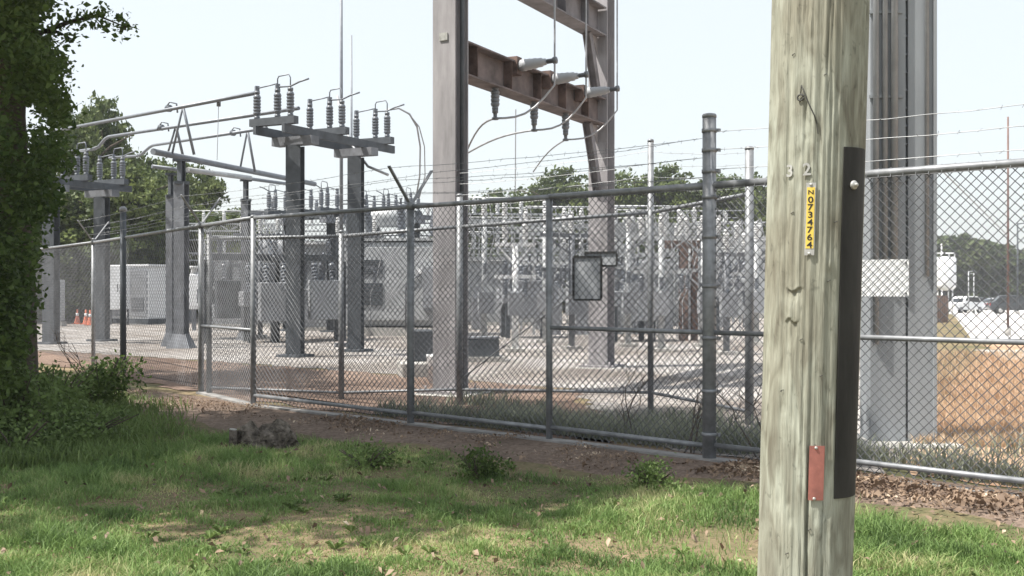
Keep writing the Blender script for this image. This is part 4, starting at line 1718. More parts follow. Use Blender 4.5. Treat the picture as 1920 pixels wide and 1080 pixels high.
gk = 'lattice bus racks in the far yard'
lattice('pale lattice bus rack just right of the left gantry column', 955, 37, 3.2, 3.9, .12, M['pale_steel'], gk)
lattice('pale lattice bus rack further back between the two gantry columns', 1045, 47, 4.2, 4.3, -.05, M['pale_steel'], gk)
lattice('pale lattice bus rack right of the far gantry column, behind its fence post', 1195, 40, 3.0, 3.7, .2, M['pale_steel'], gk)
lattice('pale lattice bus rack behind the rusty steel frame', 1300, 46, 3.6, 4.1, -.1, M['pale_steel'], gk)
lattice('pale lattice bus rack between the tall corner fence post and the wooden pole', 1405, 39, 3.0, 3.2, .1, M['pale_steel'], gk)
lattice('grey lattice bus rack rising over the big power transformer', 750, 49, 5.0, 4.6, .05, M['galv'], gk, 6)

lattice('pale lattice bus rack close behind the framed signs', 1090, 33, 2.6, 3.3, .1, M['pale_steel'], gk, 5)
lattice('pale lattice bus rack standing between the thin fence post and the rusty frame', 1245, 34, 2.4, 3.4, .1, M['pale_steel'], gk, 5)
lattice('furthest pale lattice bus rack between the gantry columns', 1000, 58, 6.0, 4.6, .04, M['pale_steel'], gk, 8)
lattice('furthest pale lattice bus rack right of the far gantry column', 1250, 60, 7.0, 4.7, -.03, M['pale_steel'], gk, 9)
lattice('pale lattice bus rack behind the twin column support', 420, 46, 4.2, 4.1, .05, M['pale_steel'], gk, 5)
lattice('pale lattice bus rack behind the gap between the switch stand columns', 600, 52, 4.6, 4.4, .05, M['pale_steel'], gk, 6)


def ins_stand(label, px, D_, H, rz, m, arm=1.5, n3=3, s=1.0):
    b = Vector((gx(px, D_), D_, 0))
    lc = local(b, rz)
    t = thing('insulator_stand', label, 'insulator stand', b, 'slim insulator stands in the yard')
    MB().tube([lc(0, 0, 0), lc(0, 0, H)], .07 * s, 8).build('post', m, t)
    MB().box(lc(0, 0, .04), (.4, .4, .08), rz).build('base_plate', M['concrete'], t)
    for zc in (H, H * .70):
        c = MB()
        c.bar(lc(-arm / 2, 0, zc), lc(arm / 2, 0, zc), .08 * s, .08 * s)
        c.bar(lc(-arm * .4, 0, zc - .04), lc(0, 0, zc - .45), .04, .04)
        c.bar(lc(arm * .4, 0, zc - .04), lc(0, 0, zc - .45), .04, .04)
        c.build('cross_arm', m, t)
    tp = []
    for i in range(n3):
        x_ = -arm / 2 + arm * (i + .5) / n3
        MB().lathe(lc(x_, .02, H + .04), (0, 0, 1), ins_prof(.48, .07, 6), 8).build('insulator', M['pale_porcelain'], t)
        MB().lathe(lc(x_, -.02, H * .70 - .04), (0, 0, -1), ins_prof(.40, .06, 5), 8).build('insulator', M['porcelain'], t)
        tp.append((lc(x_, .02, H + .52), lc(x_, -.02, H * .70 - .44)))
    for p0, p1 in tp:
        c = MB()
        c.tube([p0, p0 + Vector((.10, -.05, .10)), p0.lerp(p1, .5) + Vector((.24, -.1, 0)), p1], .014, 5)
        c.tube([p1, p1 + Vector((-.12, 0, -.3)), Vector((p1.x - .1, p1.y, .35))], .012, 5)
        c.build('jumper', M['cable'], t)
    MB().box(lc(.0, -.16, 1.05), (.34, .2, .5), rz).build('operating_box', M['louvre'], t)
    return t


ins_stand('pale insulator stand beside the right edge of the left gantry column', 908, 26, 3.0, .2, M['pale_steel'])
ins_stand('whitest insulator stand with its cross arm, in the gap before the wide enclosure', 966, 24, 2.35, .1, M['white_paint'], .9, 2)
ins_stand('insulator stand right behind the line post below the middle of the gantry beam', 1022, 28, 2.9, -.2, M['pale_steel'])
ins_stand('insulator stand half hidden behind the black framed sign', 1072, 25, 2.6, .3, M['galv'])
ins_stand('insulator stand close to the right side of the far gantry column', 1178, 26, 2.7, .1, M['pale_steel'])
ins_stand('insulator stand right of the thin tall fence post', 1240, 24, 2.5, -.1, M['pale_steel'], 1.3)
ins_stand('insulator stand between the rusty frame and the tall corner fence post', 1318, 26, 2.6, .2, M['pale_steel'], 1.2)
ins_stand('insulator stand just right of the tall corner fence post', 1362, 23, 2.1, .1, M['galv'], 1.2)
ins_stand('insulator stand nearest the left side of the wooden pole', 1418, 27, 2.5, -.2, M['pale_steel'], 1.4)
ins_stand('insulator stand left of the big transformer, behind the right leg of the switch stand', 668, 30, 2.8, .1, M['galv'])
ins_stand('insulator stand left of the left leg of the switch stand', 488, 31, 2.9, .2, M['galv'])


def enclosure(label, px, D_, Wd, Hh, rz, m, nd):
    b = Vector((gx(px, D_), D_, 0))
    lc = local(b, rz)
    t = thing('metal_enclosure', label, 'cabinet', b, 'pale metal enclosures in the yard')
    MB().box(lc(0, 0, Hh / 2 + .12), (Wd, 1.5, Hh), rz, .02).build('body', m, t)
    MB().box(lc(0, 0, .06), (Wd + .2, 1.7, .12), rz).build('pad', M['concrete'], t)
    MB().box(lc(0, -.05, Hh + .16), (Wd + .14, 1.7, .08), rz).build('roof', M['white_paint'], t)
    for i in range(nd):
        x_ = -Wd / 2 + Wd * (i + .5) / nd
        o = MB().box(lc(x_, -.765, Hh * .5 + .12), (Wd / nd * .9, .03, Hh * .88), rz).build('door', m, t)
        c = MB()
        for k in range(7):
            c.box(lc(x_, -.79, Hh * .72 + k * .055), (Wd / nd * .55, .02, .028), rz)
        c.build('vent', M['louvre'], o)
        MB().box(lc(x_ + Wd / nd * .36, -.80, Hh * .5), (.03, .04, .22), rz).build('handle', M['dark'], o)
    c = MB()
    c.tube([lc(Wd / 2 + .05, -.4, 0), lc(Wd / 2 + .05, -.4, Hh * .8), lc(Wd / 2 - .2, -.4, Hh + .3)], .04, 6)
    c.build('conduit', M['galv'], t)


enclosure('wide pale metal enclosure behind the left gantry column, right of the transformer', 925, 42, 3.4, 2.3, .05, M['pale_steel'], 4)
enclosure('pale metal enclosure behind the far gantry column', 1150, 45, 3.6, 2.3, -.04, M['pale_steel'], 4)
enclosure('small pale metal enclosure just left of the rusty steel frame', 1245, 41, 1.7, 2.1, .05, M['pale_steel'], 2)
enclosure('tall pale metal enclosure between the switch stand columns', 612, 36.5, 2.2, 2.7, .05, M['grey_paint'], 2)
enclosure('pale metal enclosure between the small white control box and the switch stand', 470, 40, 2.8, 2.3, .05, M['grey_paint'], 3)

# rusty frame
b = Vector((gx(1290, 29), 29, 0))
t = thing('rusty_frame', 'brown rusty T shaped steel frame among the pale equipment', 'steel frame', b)
MB().hsec(b + Vector((-.12, 0, 0)), b + Vector((-.12, 0, 2.45)), .22, .2, .02, .02, (0, 1, 0)).build('leg', M['rust'], t)
MB().hsec(b + Vector((.18, .1, 0)), b + Vector((.18, .1, 2.45)), .16, .2, .02, .02, (0, 1, 0)).build('leg', M['rust'], t)
MB().bar(b + Vector((-.7, 0, 2.55)), b + Vector((.6, .15, 2.55)), .22, .2).build('beam', M['rust'], t)
c = MB()
for x_ in (-.6, -.3, 0, .3, .5):
    c.lathe(b + Vector((x_, .05, 2.65)), (0, 0, 1), ins_prof(.45, .06, 5), 8)
c.build('insulator', M['pale_porcelain'], t)

# control house on the far right of the yard
b = Vector((gx(1385, 52), 52, 0))
lc = local(b, .06)
t = thing('control_house', 'pale metal control house behind the equipment, left of the wooden pole', 'building', b)
MB().box(lc(0, 0, 1.9), (5.2, 3, 3.4), .06).build('wall', M['pale_steel'], t)
o = MB().box(lc(0, 0, 3.68), (5.6, 3.4, .16), .06).build('roof', M['white_paint'], t)
MB().box(lc(0, 0, .12), (5.4, 3.2, .24), .06).build('plinth', M['concrete'], t)
o = MB().box(lc(-1.4, -1.52, 1.3), (.95, .06, 2.1), .06).build('door', M['louvre'], t)
MB().box(lc(-1.1, -1.57, 1.25), (.05, .06, .2), .06).build('handle', M['dark'], o)
c = MB()
for k in range(10):
    c.box(lc(1.2, -1.53, 2.2 + .1 * k), (1.4, .05, .05), .06)
c.build('vent', M['louvre'], t)

# blocks lying in the yard by the gantry column
b = Vector((gx(785, 17.5), 17.5, 0))
t = thing('concrete_block', 'pale concrete pad with a box behind the fence by the left gantry column', 'concrete pad', b)
MB().box(b + Vector((0, 0, .1)), (.62, .8, .26), .2, .02).build('pad', M['concrete'], t)
MB().box(b + Vector((.02, .15, .48)), (.36, .4, .5), .2, .02).build('junction_box', M['dark_steel'], t)
b = Vector((gx(823, 16.2), 16.2, 0))
t = thing('white_bucket', 'white bucket beside the pad at the foot of the left gantry column', 'bucket', b)
MB().lathe(b + Vector((0, 0, .008)), (0, 0, 1), [(0, .15), (.36, .18), (.38, .19), (.41, .19), (.41, .17), (.1, .14)], 16).build('body', M['white_paint'], t)
MB().tube([b + Vector((.18 * math.cos(a_), .04, .40 + .18 * math.sin(a_))) for a_ in np.linspace(0, math.pi, 12)], .006, 5).build('handle', M['dark_steel'], t)
b = Vector((gx(900, 21), 21, 0))
t = thing('equipment_box', 'low dark equipment box on the gravel right of the left gantry column', 'equipment box', b)
MB().box(b + Vector((0, 0, .26)), (.7, .5, .36), .1, .02).build('body', M['dark_steel'], t)
MB().box(b + Vector((0, 0, .05)), (.9, .7, .1), .1).build('pad', M['concrete'], t)
MB().box(b + Vector((0, 0, .455)), (.74, .54, .03), .1).build('lid', M['galv'], t)

# ------------------------------------------------------------------ far right: tank, board fence, poles, cars
D_ = 62
b = Vector((gx(1772, D_), D_, gz(0, D_)))
t = thing('storage_tank', 'white upright tank with a railed top beside the parking lot', 'tank', b)
zb_, zt_ = CAMZ - (545 - 540) / F * D_, CAMZ - (482 - 540) / F * D_
o = MB().lathe((b.x, b.y, zb_), (0, 0, 1), [(0, .20), (.06, .45), (.18, .56), (.3, .6), (zt_ - zb_ - .08, .6), (zt_ - zb_, .5), (zt_ - zb_ + .03, .1)], 24).build('vessel', M['white_paint'], t)
for k in range(4):
    a_ = math.pi / 4 + k * math.pi / 2
    q = b + Vector((.42 * math.cos(a_), .42 * math.sin(a_), 0))
    MB().tube([q, Vector((q.x, q.y, zb_ + .25))], .045, 8).build('leg', M['white_paint'], t)
c = MB()
for k in range(8):
    a_ = k * math.pi / 4
    q = Vector((b.x + .55 * math.cos(a_), b.y + .55 * math.sin(a_), zt_ - .05))
    c.tube([q, q + Vector((0, 0, .28))], .018, 5)
c.tube([Vector((b.x + .55 * math.cos(a_), b.y + .55 * math.sin(a_), zt_ + .22)) for a_ in np.linspace(0, 2 * math.pi, 20)], .018, 5)
c.build('railing', M['white_paint'], t)
MB().tube([(b.x - .2, b.y, zt_), (b.x - .2, b.y, zt_ + .75)], .04, 6).build('vent_pipe', M['white_paint'], t)

D_ = 44
t = thing('board_fence', 'short brown board fence below the white tank', 'fence', (gx(1752, D_), D_, 0))
c = MB()
for k in range(10):
    c.box((gx(1742, D_) + k * .1, D_ + k * .05, .55), (.095, .03, 1.1 + .03 * math.sin(k * 2.1)), .46)
c.build('board', M['brown_board'], t)
MB().bar((gx(1742, D_), D_ + .04, .3), (gx(1742, D_) + .95, D_ + .52, .3), .04, .08).build('rail', M['brown_board'], t)


def far_pole(px, D_, top, lab, r, m, arm=None):
    b = Vector((gx(px, D_), D_, gz(0, D_)))
    zt = CAMZ - (top - 540) / F * D_
    t = thing('light_pole', lab, 'pole', b)
    MB().tube([b, (b.x, b.y, zt)], r, 8, True, r * .7).build('shaft', m, t)
    if arm:
        MB().tube([(b.x, b.y, zt - .1), (b.x + arm, b.y, zt)], r * .5, 6).build('arm', m, t)
        MB().box((b.x + arm, b.y, zt), (abs(arm) * .5, .2, .08), 0).build('lamp_head', M['galv'], t)
    MB().lathe(b, (0, 0, 1), [(0, r * 2), (.25, r * 2), (.25, r * 1.2)], 10).build('base', M['concrete'], t)
    return t


far_pole(1890, 32, 219, 'tall thin brown pole rising above the right part of the near fence', .04, M['brown_pole'])
far_pole(1908, 95, 418, 'short distant dark light pole right of the tall thin brown pole', .10, M['dark_steel'], .7)
far_pole(1816, 110, 508, 'pale thin lamp post by the parked white car', .07, M['pale_steel'], .5)
far_pole(1826, 112, 512, 'second pale thin lamp post, just right of the one by the white car', .07, M['pale_steel'], -.5)
# guy wire from the thin brown pole
tag(MB().tube([at(1768, 322, 30), at(1890, 442, 32)], .018, 5).build('guy_wire', M['cable']), 'taut diagonal wire running down to the tall thin brown pole', 'wire')


# cars
def car(label, px, D_, rz, paint, suv=True, s=1.0):
    b = Vector((gx(px, D_), D_, gz(0, D_) + .012))
    lc = local(b, rz)
    t = thing('parked_car', label, 'car', b, 'cars in the parking lot')
    hh = 1.72 if suv else 1.45
    prof = [(-2.25, .35), (-2.3, .62), (-2.2, .92), (-1.05, 1.02), (-.45, hh - .06), (.0, hh), (1.35, hh - .03), (1.9, 1.12), (2.25, 1.05), (2.3, .6), (2.22, .35)] if suv else \
           [(-2.25, .33), (-2.3, .58), (-2.15, .78), (-1.0, .92), (-.35, hh - .08), (.1, hh), (.9, hh - .05), (1.55, 1.0), (2.2, .92), (2.28, .6), (2.2, .33)]
    c = MB()
    rows = []
    for wy, ins in ((-.9, .04), (-.8, 0), (.8, 0), (.9, .04)):
        rows.append([lc(x_, wy * (1 if z_ < 1.05 else .84), z_ - (ins if z_ > 1 else 0)) for x_, z_ in prof])
    P = [q for R_ in rows for q in R_]
    k = len(prof)
    fs = []
    for r_ in range(3):
        for i in range(k):
            j = (i + 1) % k
            fs.append((r_ * k + i, r_ * k + j, r_ * k + k + j, r_ * k + k + i))
    fs += [tuple(range(k - 1, -1, -1)), tuple(range(3 * k, 4 * k))]
    c.add(P, fs)
    o = c.build('body', paint, t)
    for s_ in (-1, 1):
        c = MB()
        q = [lc(x_, s_ * .79, z_) for x_, z_ in ((-.9, 1.07), (-.42, hh - .14), (.1, hh - .11), (1.25, hh - .13), (1.6, 1.1))]
        q += [p + (lc(0, s_ * .05, 0) - lc(0, 0, 0)) for p in q]
        c.add(q, [(0, 1, 2, 3, 4), (9, 8, 7, 6, 5)] + [(i, i + 5, (i + 1) % 5 + 5, (i + 1) % 5) for i in range(5)])
        c.build('side_window', M['glass'], t)
    c = MB()
    c.bar(lc(-1.0, -.0, 1.10), lc(-.47, 0, hh - .12), 1.3, .03, lc(-1, 0, 1) - lc(0, 0, 0))
    c.build('windscreen', M['glass'], t)
    for x_ in (-1.4, 1.4):
        for s_ in (-1, 1):
            p = lc(x_, s_ * .70, .33)
            ax_ = (lc(0, s_, 0) - lc(0, 0, 0)).normalized()
            w_ = MB().lathe(p, ax_, [(0, .30), (.02, .34), (.18, .34), (.21, .30), (.21, .2)], 18).build('wheel', M['dark'], t)
            MB().lathe(p + ax_ * .2, ax_, [(0, .2), (.02, .19), (.015, .06), (.03, .04)], 12).build('rim', M['chrome'], w_)
    for s_ in (-1, 1):
        MB().box(lc(-2.26, s_ * .66, .76), (.08, .36, .14), rz, .01).build('headlight', M['lamp'], t)
        MB().box(lc(2.27, s_ * .72, .86), (.06, .22, .22), rz, .01).build('tail_light', M['tail'], t)


car('white parked car behind the white tank at the edge of the lot', 1806, 112, .5, M['car_white'], True)
car('dark sport utility car parked at the right edge of the lot', 1904, 100, 2.9, M['car_dark'], True)
car('silver car parked between the white car and the dark one', 1862, 128, .15, M['car_silver'], False)
car('dark low car parked behind the silver car', 1838, 134, .1, M['car_dark'], False)


# ------------------------------------------------------------------ vegetation
def leaf_cloud(P, size, flat=.0, rng=RNG):
    """one leaf shaped quad (two triangles) per point, random turn"""
    n = len(P)
    a = rng.normal(0, 1, (n, 3))
    a /= np.linalg.norm(a, axis=1)[:, None]
    b = rng.normal(0, 1, (n, 3))
    if flat:
        a[:, 2] *= (1 - flat)
        b[:, 2] *= (1 - flat)
        a /= np.linalg.norm(a, axis=1)[:, None]
    b -= a * (a * b).sum(1)[:, None]
    b /= np.linalg.norm(b, axis=1)[:, None]
    L = (size * rng.uniform(.7, 1.3, n))[:, None]
    W = L * rng.uniform(.45, .7, n)[:, None]
    c = np.cross(a, b)
    v = np.zeros((n, 4, 3))
    v[:, 0] = P - a * L / 2
    v[:, 1] = P - b * W / 2 - a * L * .05 + c * L * .08
    v[:, 2] = P + a * L / 2
    v[:, 3] = P + b * W / 2 - a * L * .05 + c * L * .08
    k = (np.arange(n) * 4)[:, None]
    t = np.concatenate([k + np.array([[0, 1, 2]]), k + np.array([[0, 2, 3]])], 0)
    return v.reshape(-1, 3), t


def blob_points(blobs, per, shell=.55, rng=RNG):
    """leaf positions in small clumps round the blobs' outer volume"""
    out = []
    for (cx, cy, cz, rx, ry, rz_), n in zip(blobs, per):
        nc = max(6, n // 22)
        d = rng.normal(0, 1, (nc, 3))
        d /= np.linalg.norm(d, axis=1)[:, None]
        r = rng.uniform(shell, 1.0, nc) ** .6
        c = d * r[:, None] * np.array([rx, ry, rz_]) + np.array([cx, cy, cz])
        k = rng.integers(0, nc, n)
        sp = .13 * (rx + ry + rz_) / 3 + .05
        out.append(c[k] + rng.normal(0, 1, (n, 3)) * sp * np.array([1, 1, .7]))
    return np.concatenate(out, 0)


def trunk_mb(base, H, r, limbs, rng):
    mb = MB()
    b = Vector(base)
    pts = [b + Vector((rng.uniform(-.06, .06) * i, rng.uniform(-.06, .06) * i, H * i / 5 - .1)) for i in range(6)]
    mb.tube(pts, [r * 1.25, r, r * .9, r * .78, r * .6, r * .35], 9)
    for k in range(limbs):
        i = 2 + k % 3
        p = pts[i].lerp(pts[i + 1], rng.uniform(0, .9))
        a_ = rng.uniform(0, 6.28)
        L = H * rng.uniform(.25, .45)
        q1 = p + Vector((math.cos(a_) * L * .5, math.sin(a_) * L * .5, L * .35))
        q2 = p + Vector((math.cos(a_) * L, math.sin(a_) * L, L * .55))
        mb.tube([p, q1, q2], [r * .4, r * .25, r * .1], 6)
    return mb


# --- background trees: three prototypes, copied
def make_tree(name, label, seed, H, Rr, m, n=11000, leaf=.30, low=.06, group=None):
    rng = np.random.default_rng(seed)
    t = thing(name, label, 'tree', (0, 0, 0), group)
    trunk_mb((0, 0, 0), H * .8, .02 * H + .06, 6, rng).build('trunk', M['bark'], t)
    blobs = []
    for k in range(22):
        f = low + (1 - low) * (k + .5) / 22
        rad = Rr * (1 - .6 * abs(f - .4)) * rng.uniform(.1, .72)
        a_ = rng.uniform(0, 6.28)
        s_ = Rr * rng.uniform(.28, .5)
        blobs.append((math.cos(a_) * rad, math.sin(a_) * rad, H * (f * .86 + .05), s_, s_, s_ * .75))
    P = blob_points(blobs, [n // 22] * 22, .25, rng)
    v, tr = leaf_cloud(P, leaf, 0, rng)
    np_obj('crown', v, tr, m, t)
    return t


PROTO = {}


def tree(kind, label, px, D_, H, R_, m, seed, group, leaf=.27, low=.04, n=15000):
    key = (kind, seed)
    x_ = gx(px, D_)
    z_ = gz(0, D_) - .05
    if key not in PROTO:
        o = make_tree(kind, label, seed, 8.0, 3.2, m, n, leaf, low, group)
        PROTO[key] = o
    else:
        o = copy_tree(PROTO[key])
        tag(o, label, 'tree', group)
    s = H / 8.0 * (1.08 if D_ > 80 else 1.08)
    o.location = (x_, D_, z_)
    wide = 1.3 if 80 < D_ < 120 else 1.0
    o.scale = (R_ / 3.2 * wide, R_ / 3.2 * wide, s)
    o.rotation_euler = (0, 0, (px * 1.37) % 6.28)
    return o


GA = 'trees behind the yard on the left'
tree('broadleaf_tree', 'tall tree behind the bus tubes, right beside the near foliage', 195, 52, 9.6, 2.7, M['leaf_far'], 1, GA)
tree('broadleaf_tree', 'dark tree left of the tall tree, seen through the near foliage', 118, 50, 6.0, 3.0, M['leaf_far'], 2, GA)
tree('broadleaf_tree', 'small tree standing right behind the twin column support', 300, 55, 7.2, 2.6, M['leaf_far'], 3, GA)
tree('broadleaf_tree', 'rounded tree between the twin columns and the next support column', 375, 58, 7.4, 2.4, M['leaf_far'], 2, GA)
tree('broadleaf_tree', 'low tree behind the slim support column near the switch stand', 435, 60, 5.4, 2.4, M['leaf_far'], 1, GA)
tree('broadleaf_tree', 'dark low tree directly above the white enclosure', 250, 50, 6.4, 2.6, M['leaf_far'], 3, GA)
tree('broadleaf_tree', 'dark tree at the very left edge behind the trunk', 20, 46, 5.0, 3.4, M['leaf_far'], 1, GA)
tree('broadleaf_tree', 'dark low tree behind the grey cabinet and hedge', 165, 48, 4.6, 2.2, M['leaf_far'], 2, GA)
tree('broadleaf_tree', 'dark tree behind the near foliage, filling the gap above the grey cabinet', 70, 44, 4.9, 3.0, M['leaf_far'], 3, GA)
tree('broadleaf_tree', 'dark tree close behind the switch stand by the near foliage', 215, 45, 6.2, 2.6, M['leaf_far'], 1, GA)
tree('broadleaf_tree', 'low dark tree between the white enclosure and the twin column support', 330, 53, 5.6, 2.6, M['leaf_far'], 2, GA)
for k, (px, D_, H, R_, sd_, lab) in enumerate((
        (165, 47, 8.2, 2.4, 3, 'full dark tree filling the space left of the half hidden switch stand'),
        (232, 56, 8.0, 2.4, 2, 'slender tree rising behind the right end of the half hidden switch stand'),
        (265, 46, 4.8, 2.2, 1, 'low bushy tree right behind the roof of the white enclosure'),
        (400, 52, 4.6, 2.4, 3, 'low bushy tree filling the gap right of the small white control box'))):
    tree('broadleaf_tree', lab, px, D_, H, R_, M['leaf_far'], sd_, GA)
GB = 'trees along the far side of the yard'
for k, (px, D_, H, R_, sd_, lab) in enumerate((
        (520, 110, 7.0, 5, 1, 'distant tree low behind the left columns of the switch stand'),
        (620, 115, 7.0, 5.5, 3, 'distant tree low between the two columns of the switch stand'),
        (720, 112, 6.6, 5.5, 2, 'distant tree low behind the big power transformer'),
        (810, 108, 7.0, 5, 1, 'distant tree hidden low behind the left gantry column'),
        (905, 95, 9.6, 3.6, 2, 'distant tree just right of the left gantry column'),
        (985, 98, 10.2, 3.9, 3, 'distant tree in the middle between the gantry columns'),
        (1065, 92, 11.3, 3.8, 1, 'distant rounded tree just left of the far gantry column'),
        (1140, 95, 10.6, 3.8, 2, 'distant tree straight behind the far gantry column'),
        (1195, 90, 10.8, 3.4, 3, 'distant tree right of the far gantry column, left of the thin fence post'),
        (1262, 88, 11.0, 3.6, 1, 'distant tree right of the thin fence post'),
        (1340, 90, 10.6, 3.8, 2, 'distant tree behind the tall corner fence post'),
        (1425, 93, 10.8, 3.8, 3, 'distant tree hidden mostly behind the wooden pole'),
        (945, 104, 10.0, 4.2, 1, 'distant tree filling the gap right of the left gantry column, further back'),
        (1025, 106, 10.6, 4.4, 2, 'further distant tree left of the rounded tree between the gantry columns'),
        (1100, 108, 11.4, 4.4, 3, 'further distant tree touching the left edge of the far gantry column'),
        (1228, 104, 11.6, 4.2, 2, 'further distant tree directly behind the thin tall fence post'),
        (1300, 106, 11.2, 4.4, 3, 'further distant tree left of the tall corner fence post'),
        (1385, 105, 11.0, 4.4, 1, 'further distant tree right of the tall corner fence post'))):
    tree('broadleaf_tree', lab, px, D_, H, R_, M['leaf_far'], sd_, GB)
GC = 'hillside trees beyond the parking lot'
for k, (px, D_, H, R_, sd_, lab) in enumerate((
        (1700, 190, 11, 8, 5, 'hillside tree showing between the big steel column and the white tank'),
        (1768, 195, 11.2, 7, 6, 'hillside tree above the white tank'),
        (1805, 188, 11.0, 6, 5, 'hillside tree right of the white tank'),
        (1838, 192, 10.4, 6, 6, 'hillside tree behind the pair of pale lamp posts'),
        (1870, 190, 9.4, 5.5, 5, 'hillside tree left of the tall thin brown pole'),
        (1905, 188, 7.6, 5, 6, 'hillside tree right of the tall thin brown pole'),
        (1960, 190, 6.0, 6, 5, 'hillside tree cut off by the right edge'))):
    tree('hillside_tree', lab, px, D_, H, R_, M['leaf_hill'], sd_, GC, .62, .0, 6000)

# hedge
hp = RNG.uniform(-1, 1, (5200, 3)) * np.array([1.7, .5, .55]) + np.array([gx(150, 45.5), 45.5, .62])
hp[:, 2] += .10 * np.sin(hp[:, 0] * 4)
v, t_ = leaf_cloud(hp, .16)
o = np_obj('hedge', v, t_, M['leaf_far'])
tag(o, 'clipped green hedge behind the orange cones', 'hedge')

# --- the near tree on the left
rng = np.random.default_rng(77)
TB = Vector((gx(20, 10.2), 10.2, 0))
nt_ = thing('shade_tree', 'large dark leafy tree at the left edge, its crown over the grass', 'tree', TB)
mb = MB()
pts = [TB + Vector((0, 0, -.1)), TB + Vector((.03, 0, .4)), TB + Vector((.0, .05, 1.5)), TB + Vector((-.05, 0, 3)), TB + Vector((.1, -.2, 4.6)), TB + Vector((.3, -.5, 6.5)), TB + Vector((.4, -.8, 8.5))]
mb.tube(pts, [.30, .22, .19, .175, .15, .11, .05], 12)
limbs = []
for (i, dx, dy, dz, r_) in ((4, 1.0, .6, 1.6, .06), (5, 1.6, -1.2, 1.8, .06), (4, -2.2, .6, 1.6, .08), (5, 2.2, -.6, 1.4, .06), (5, -1.6, -1.6, 1.4, .06), (4, .6, -2.6, 1.2, .07),
                            (5, .8, 1.8, 1.2, .05), (3, -1.8, -1.4, 1.0, .06), (5, .8, .9, 1.3, .04)):
    p = pts[i]
    q = p + Vector((dx * .5, dy * .5, dz * .65))
    e_ = p + Vector((dx, dy, dz))
    mb.tube([p, q, e_], [r_, r_ * .7, r_ * .3], 7)
# the spray that sticks out to the right
sp = [at(100, 52, 10), at(140, 38, 9.9), at(185, 30, 9.8), at(222, 45, 9.75), at(236, 52, 9.7)]
mb.tube([pts[4].lerp(pts[5], .2), at(60, 70, 10.1)] + sp, [.05, .035, .025, .016, .01, .006, .004], 6)
sp2 = [at(110, 60, 10), at(140, 76, 9.9)]
mb.tube([at(60, 60, 10.1)] + sp2, [.02, .012, .005], 5)
mb.build('trunk', M['bark'], nt_)
# crown: hanging wall of foliage at the left, wide dome above the frame
Pts = []
edge_px = [(-80, 95), (0, 98), (40, 80), (90, 96), (130, 128), (170, 112), (210, 130), (250, 98), (290, 118), (350, 104), (400, 84), (450, 66), (500, 60), (560, 50), (600, 44), (650, 38), (710, 28)]
ys_ = np.array([e_[0] for e_ in edge_px])
xs_ = np.array([e_[1] - (8 if e_[0] < 380 else 14) for e_ in edge_px])
nc = 1500
cy_ = rng.uniform(-80, 730, nc)
ed = np.interp(cy_, ys_, xs_)
cx_ = ed - np.abs(rng.exponential(1, nc)) * 55 - 6 + 10 * np.sin(cy_ * .07)
cx_ = np.where(cx_ < -120, rng.uniform(-120, 100, nc), cx_)
cx_ = np.minimum(cx_, ed)
cd_ = rng.uniform(9.0, 11.3, nc)
# gaps where the sky shows through
for hx, hy, hr, hv in ((62, 220, 20, 34), (46, 295, 14, 26), (75, 38, 14, 22), (95, 75, 10, 20), (110, 155, 8, 16), (100, 330, 10, 20), (30, 420, 8, 16)):
    kk = ((cx_ - hx) / (hr + 14)) ** 2 + ((cy_ - hy) / (hv + 14)) ** 2 > 1
    cx_, cy_, cd_ = cx_[kk], cy_[kk], cd_[kk]
C = np.stack([(cx_ - 960) / F * cd_, cd_, CAMZ - (cy_ - 540) / F * cd_], 1)
k = rng.integers(0, len(C), 42000)
Pts.append(C[k] + rng.normal(0, 1, (len(k), 3)) * np.array([.075, .11, .085]))
dome = []
for _ in range(118):
    a_ = rng.uniform(0, 6.28)
    rr = math.sqrt(rng.uniform(0, 1))
    x_ = -5.4 + math.cos(a_) * rr * 4.5
    y_ = 8.6 + math.sin(a_) * rr * 2.9
    z_ = 6.4 + (1 - rr ** 2) * rng.uniform(-.6, 2.6) + rng.uniform(-.9, .9)
    if x_ > -4:
        z_ = max(z_, 5.6)
    dome.append((x_, y_, z_, .85, .85, .6))
Pts.append(blob_points(dome, [800] * len(dome), .3, rng))
# leaves on the spray
S_ = []
for p0, p1 in zip(sp[:-1], sp[1:]):
    for _ in range(75):
        S_.append(np.array(p0.lerp(p1, rng.uniform(0, 1))) + rng.normal(0, .06, 3))
for _ in range(30):
    S_.append(np.array(sp2[0].lerp(sp2[1], rng.uniform(.3, 1.1))) + rng.normal(0, .04, 3))
Pts.append(np.array(S_))
P = np.concatenate(Pts, 0)
v, t_ = leaf_cloud(P, np.where(P[:, 2] > 4.6, .13, .060) * rng.choice([.6, .8, 1.0, 1.0, 1.35], len(P)), .25, rng)
np_obj('crown', v, t_, M['leaf_near'], nt_)

# a second tree of the same row, left of the frame, which shades the fence line further on
tb2 = Vector((-9.5, 15.6, 0))
n2 = thing('shade_tree', 'neighbouring dark tree beyond the large one at the left edge', 'tree', tb2)
trunk_mb(tb2, 10, .2, 7, rng).build('trunk', M['bark'], n2)
dome = []
for _ in range(30):
    a_ = rng.uniform(0, 6.28)
    rr = math.sqrt(rng.uniform(0, 1))
    dome.append((tb2.x + math.cos(a_) * rr * 2.6, tb2.y + math.sin(a_) * rr * 2.4, 7.6 + (1 - rr ** 2) * rng.uniform(-1, 2.4), .9, .9, .7))
P = blob_points(dome, [380] * len(dome), .3, rng)
v, t_ = leaf_cloud(P, .16, .2, rng)
np_obj('crown', v, t_, M['leaf_near'], n2)


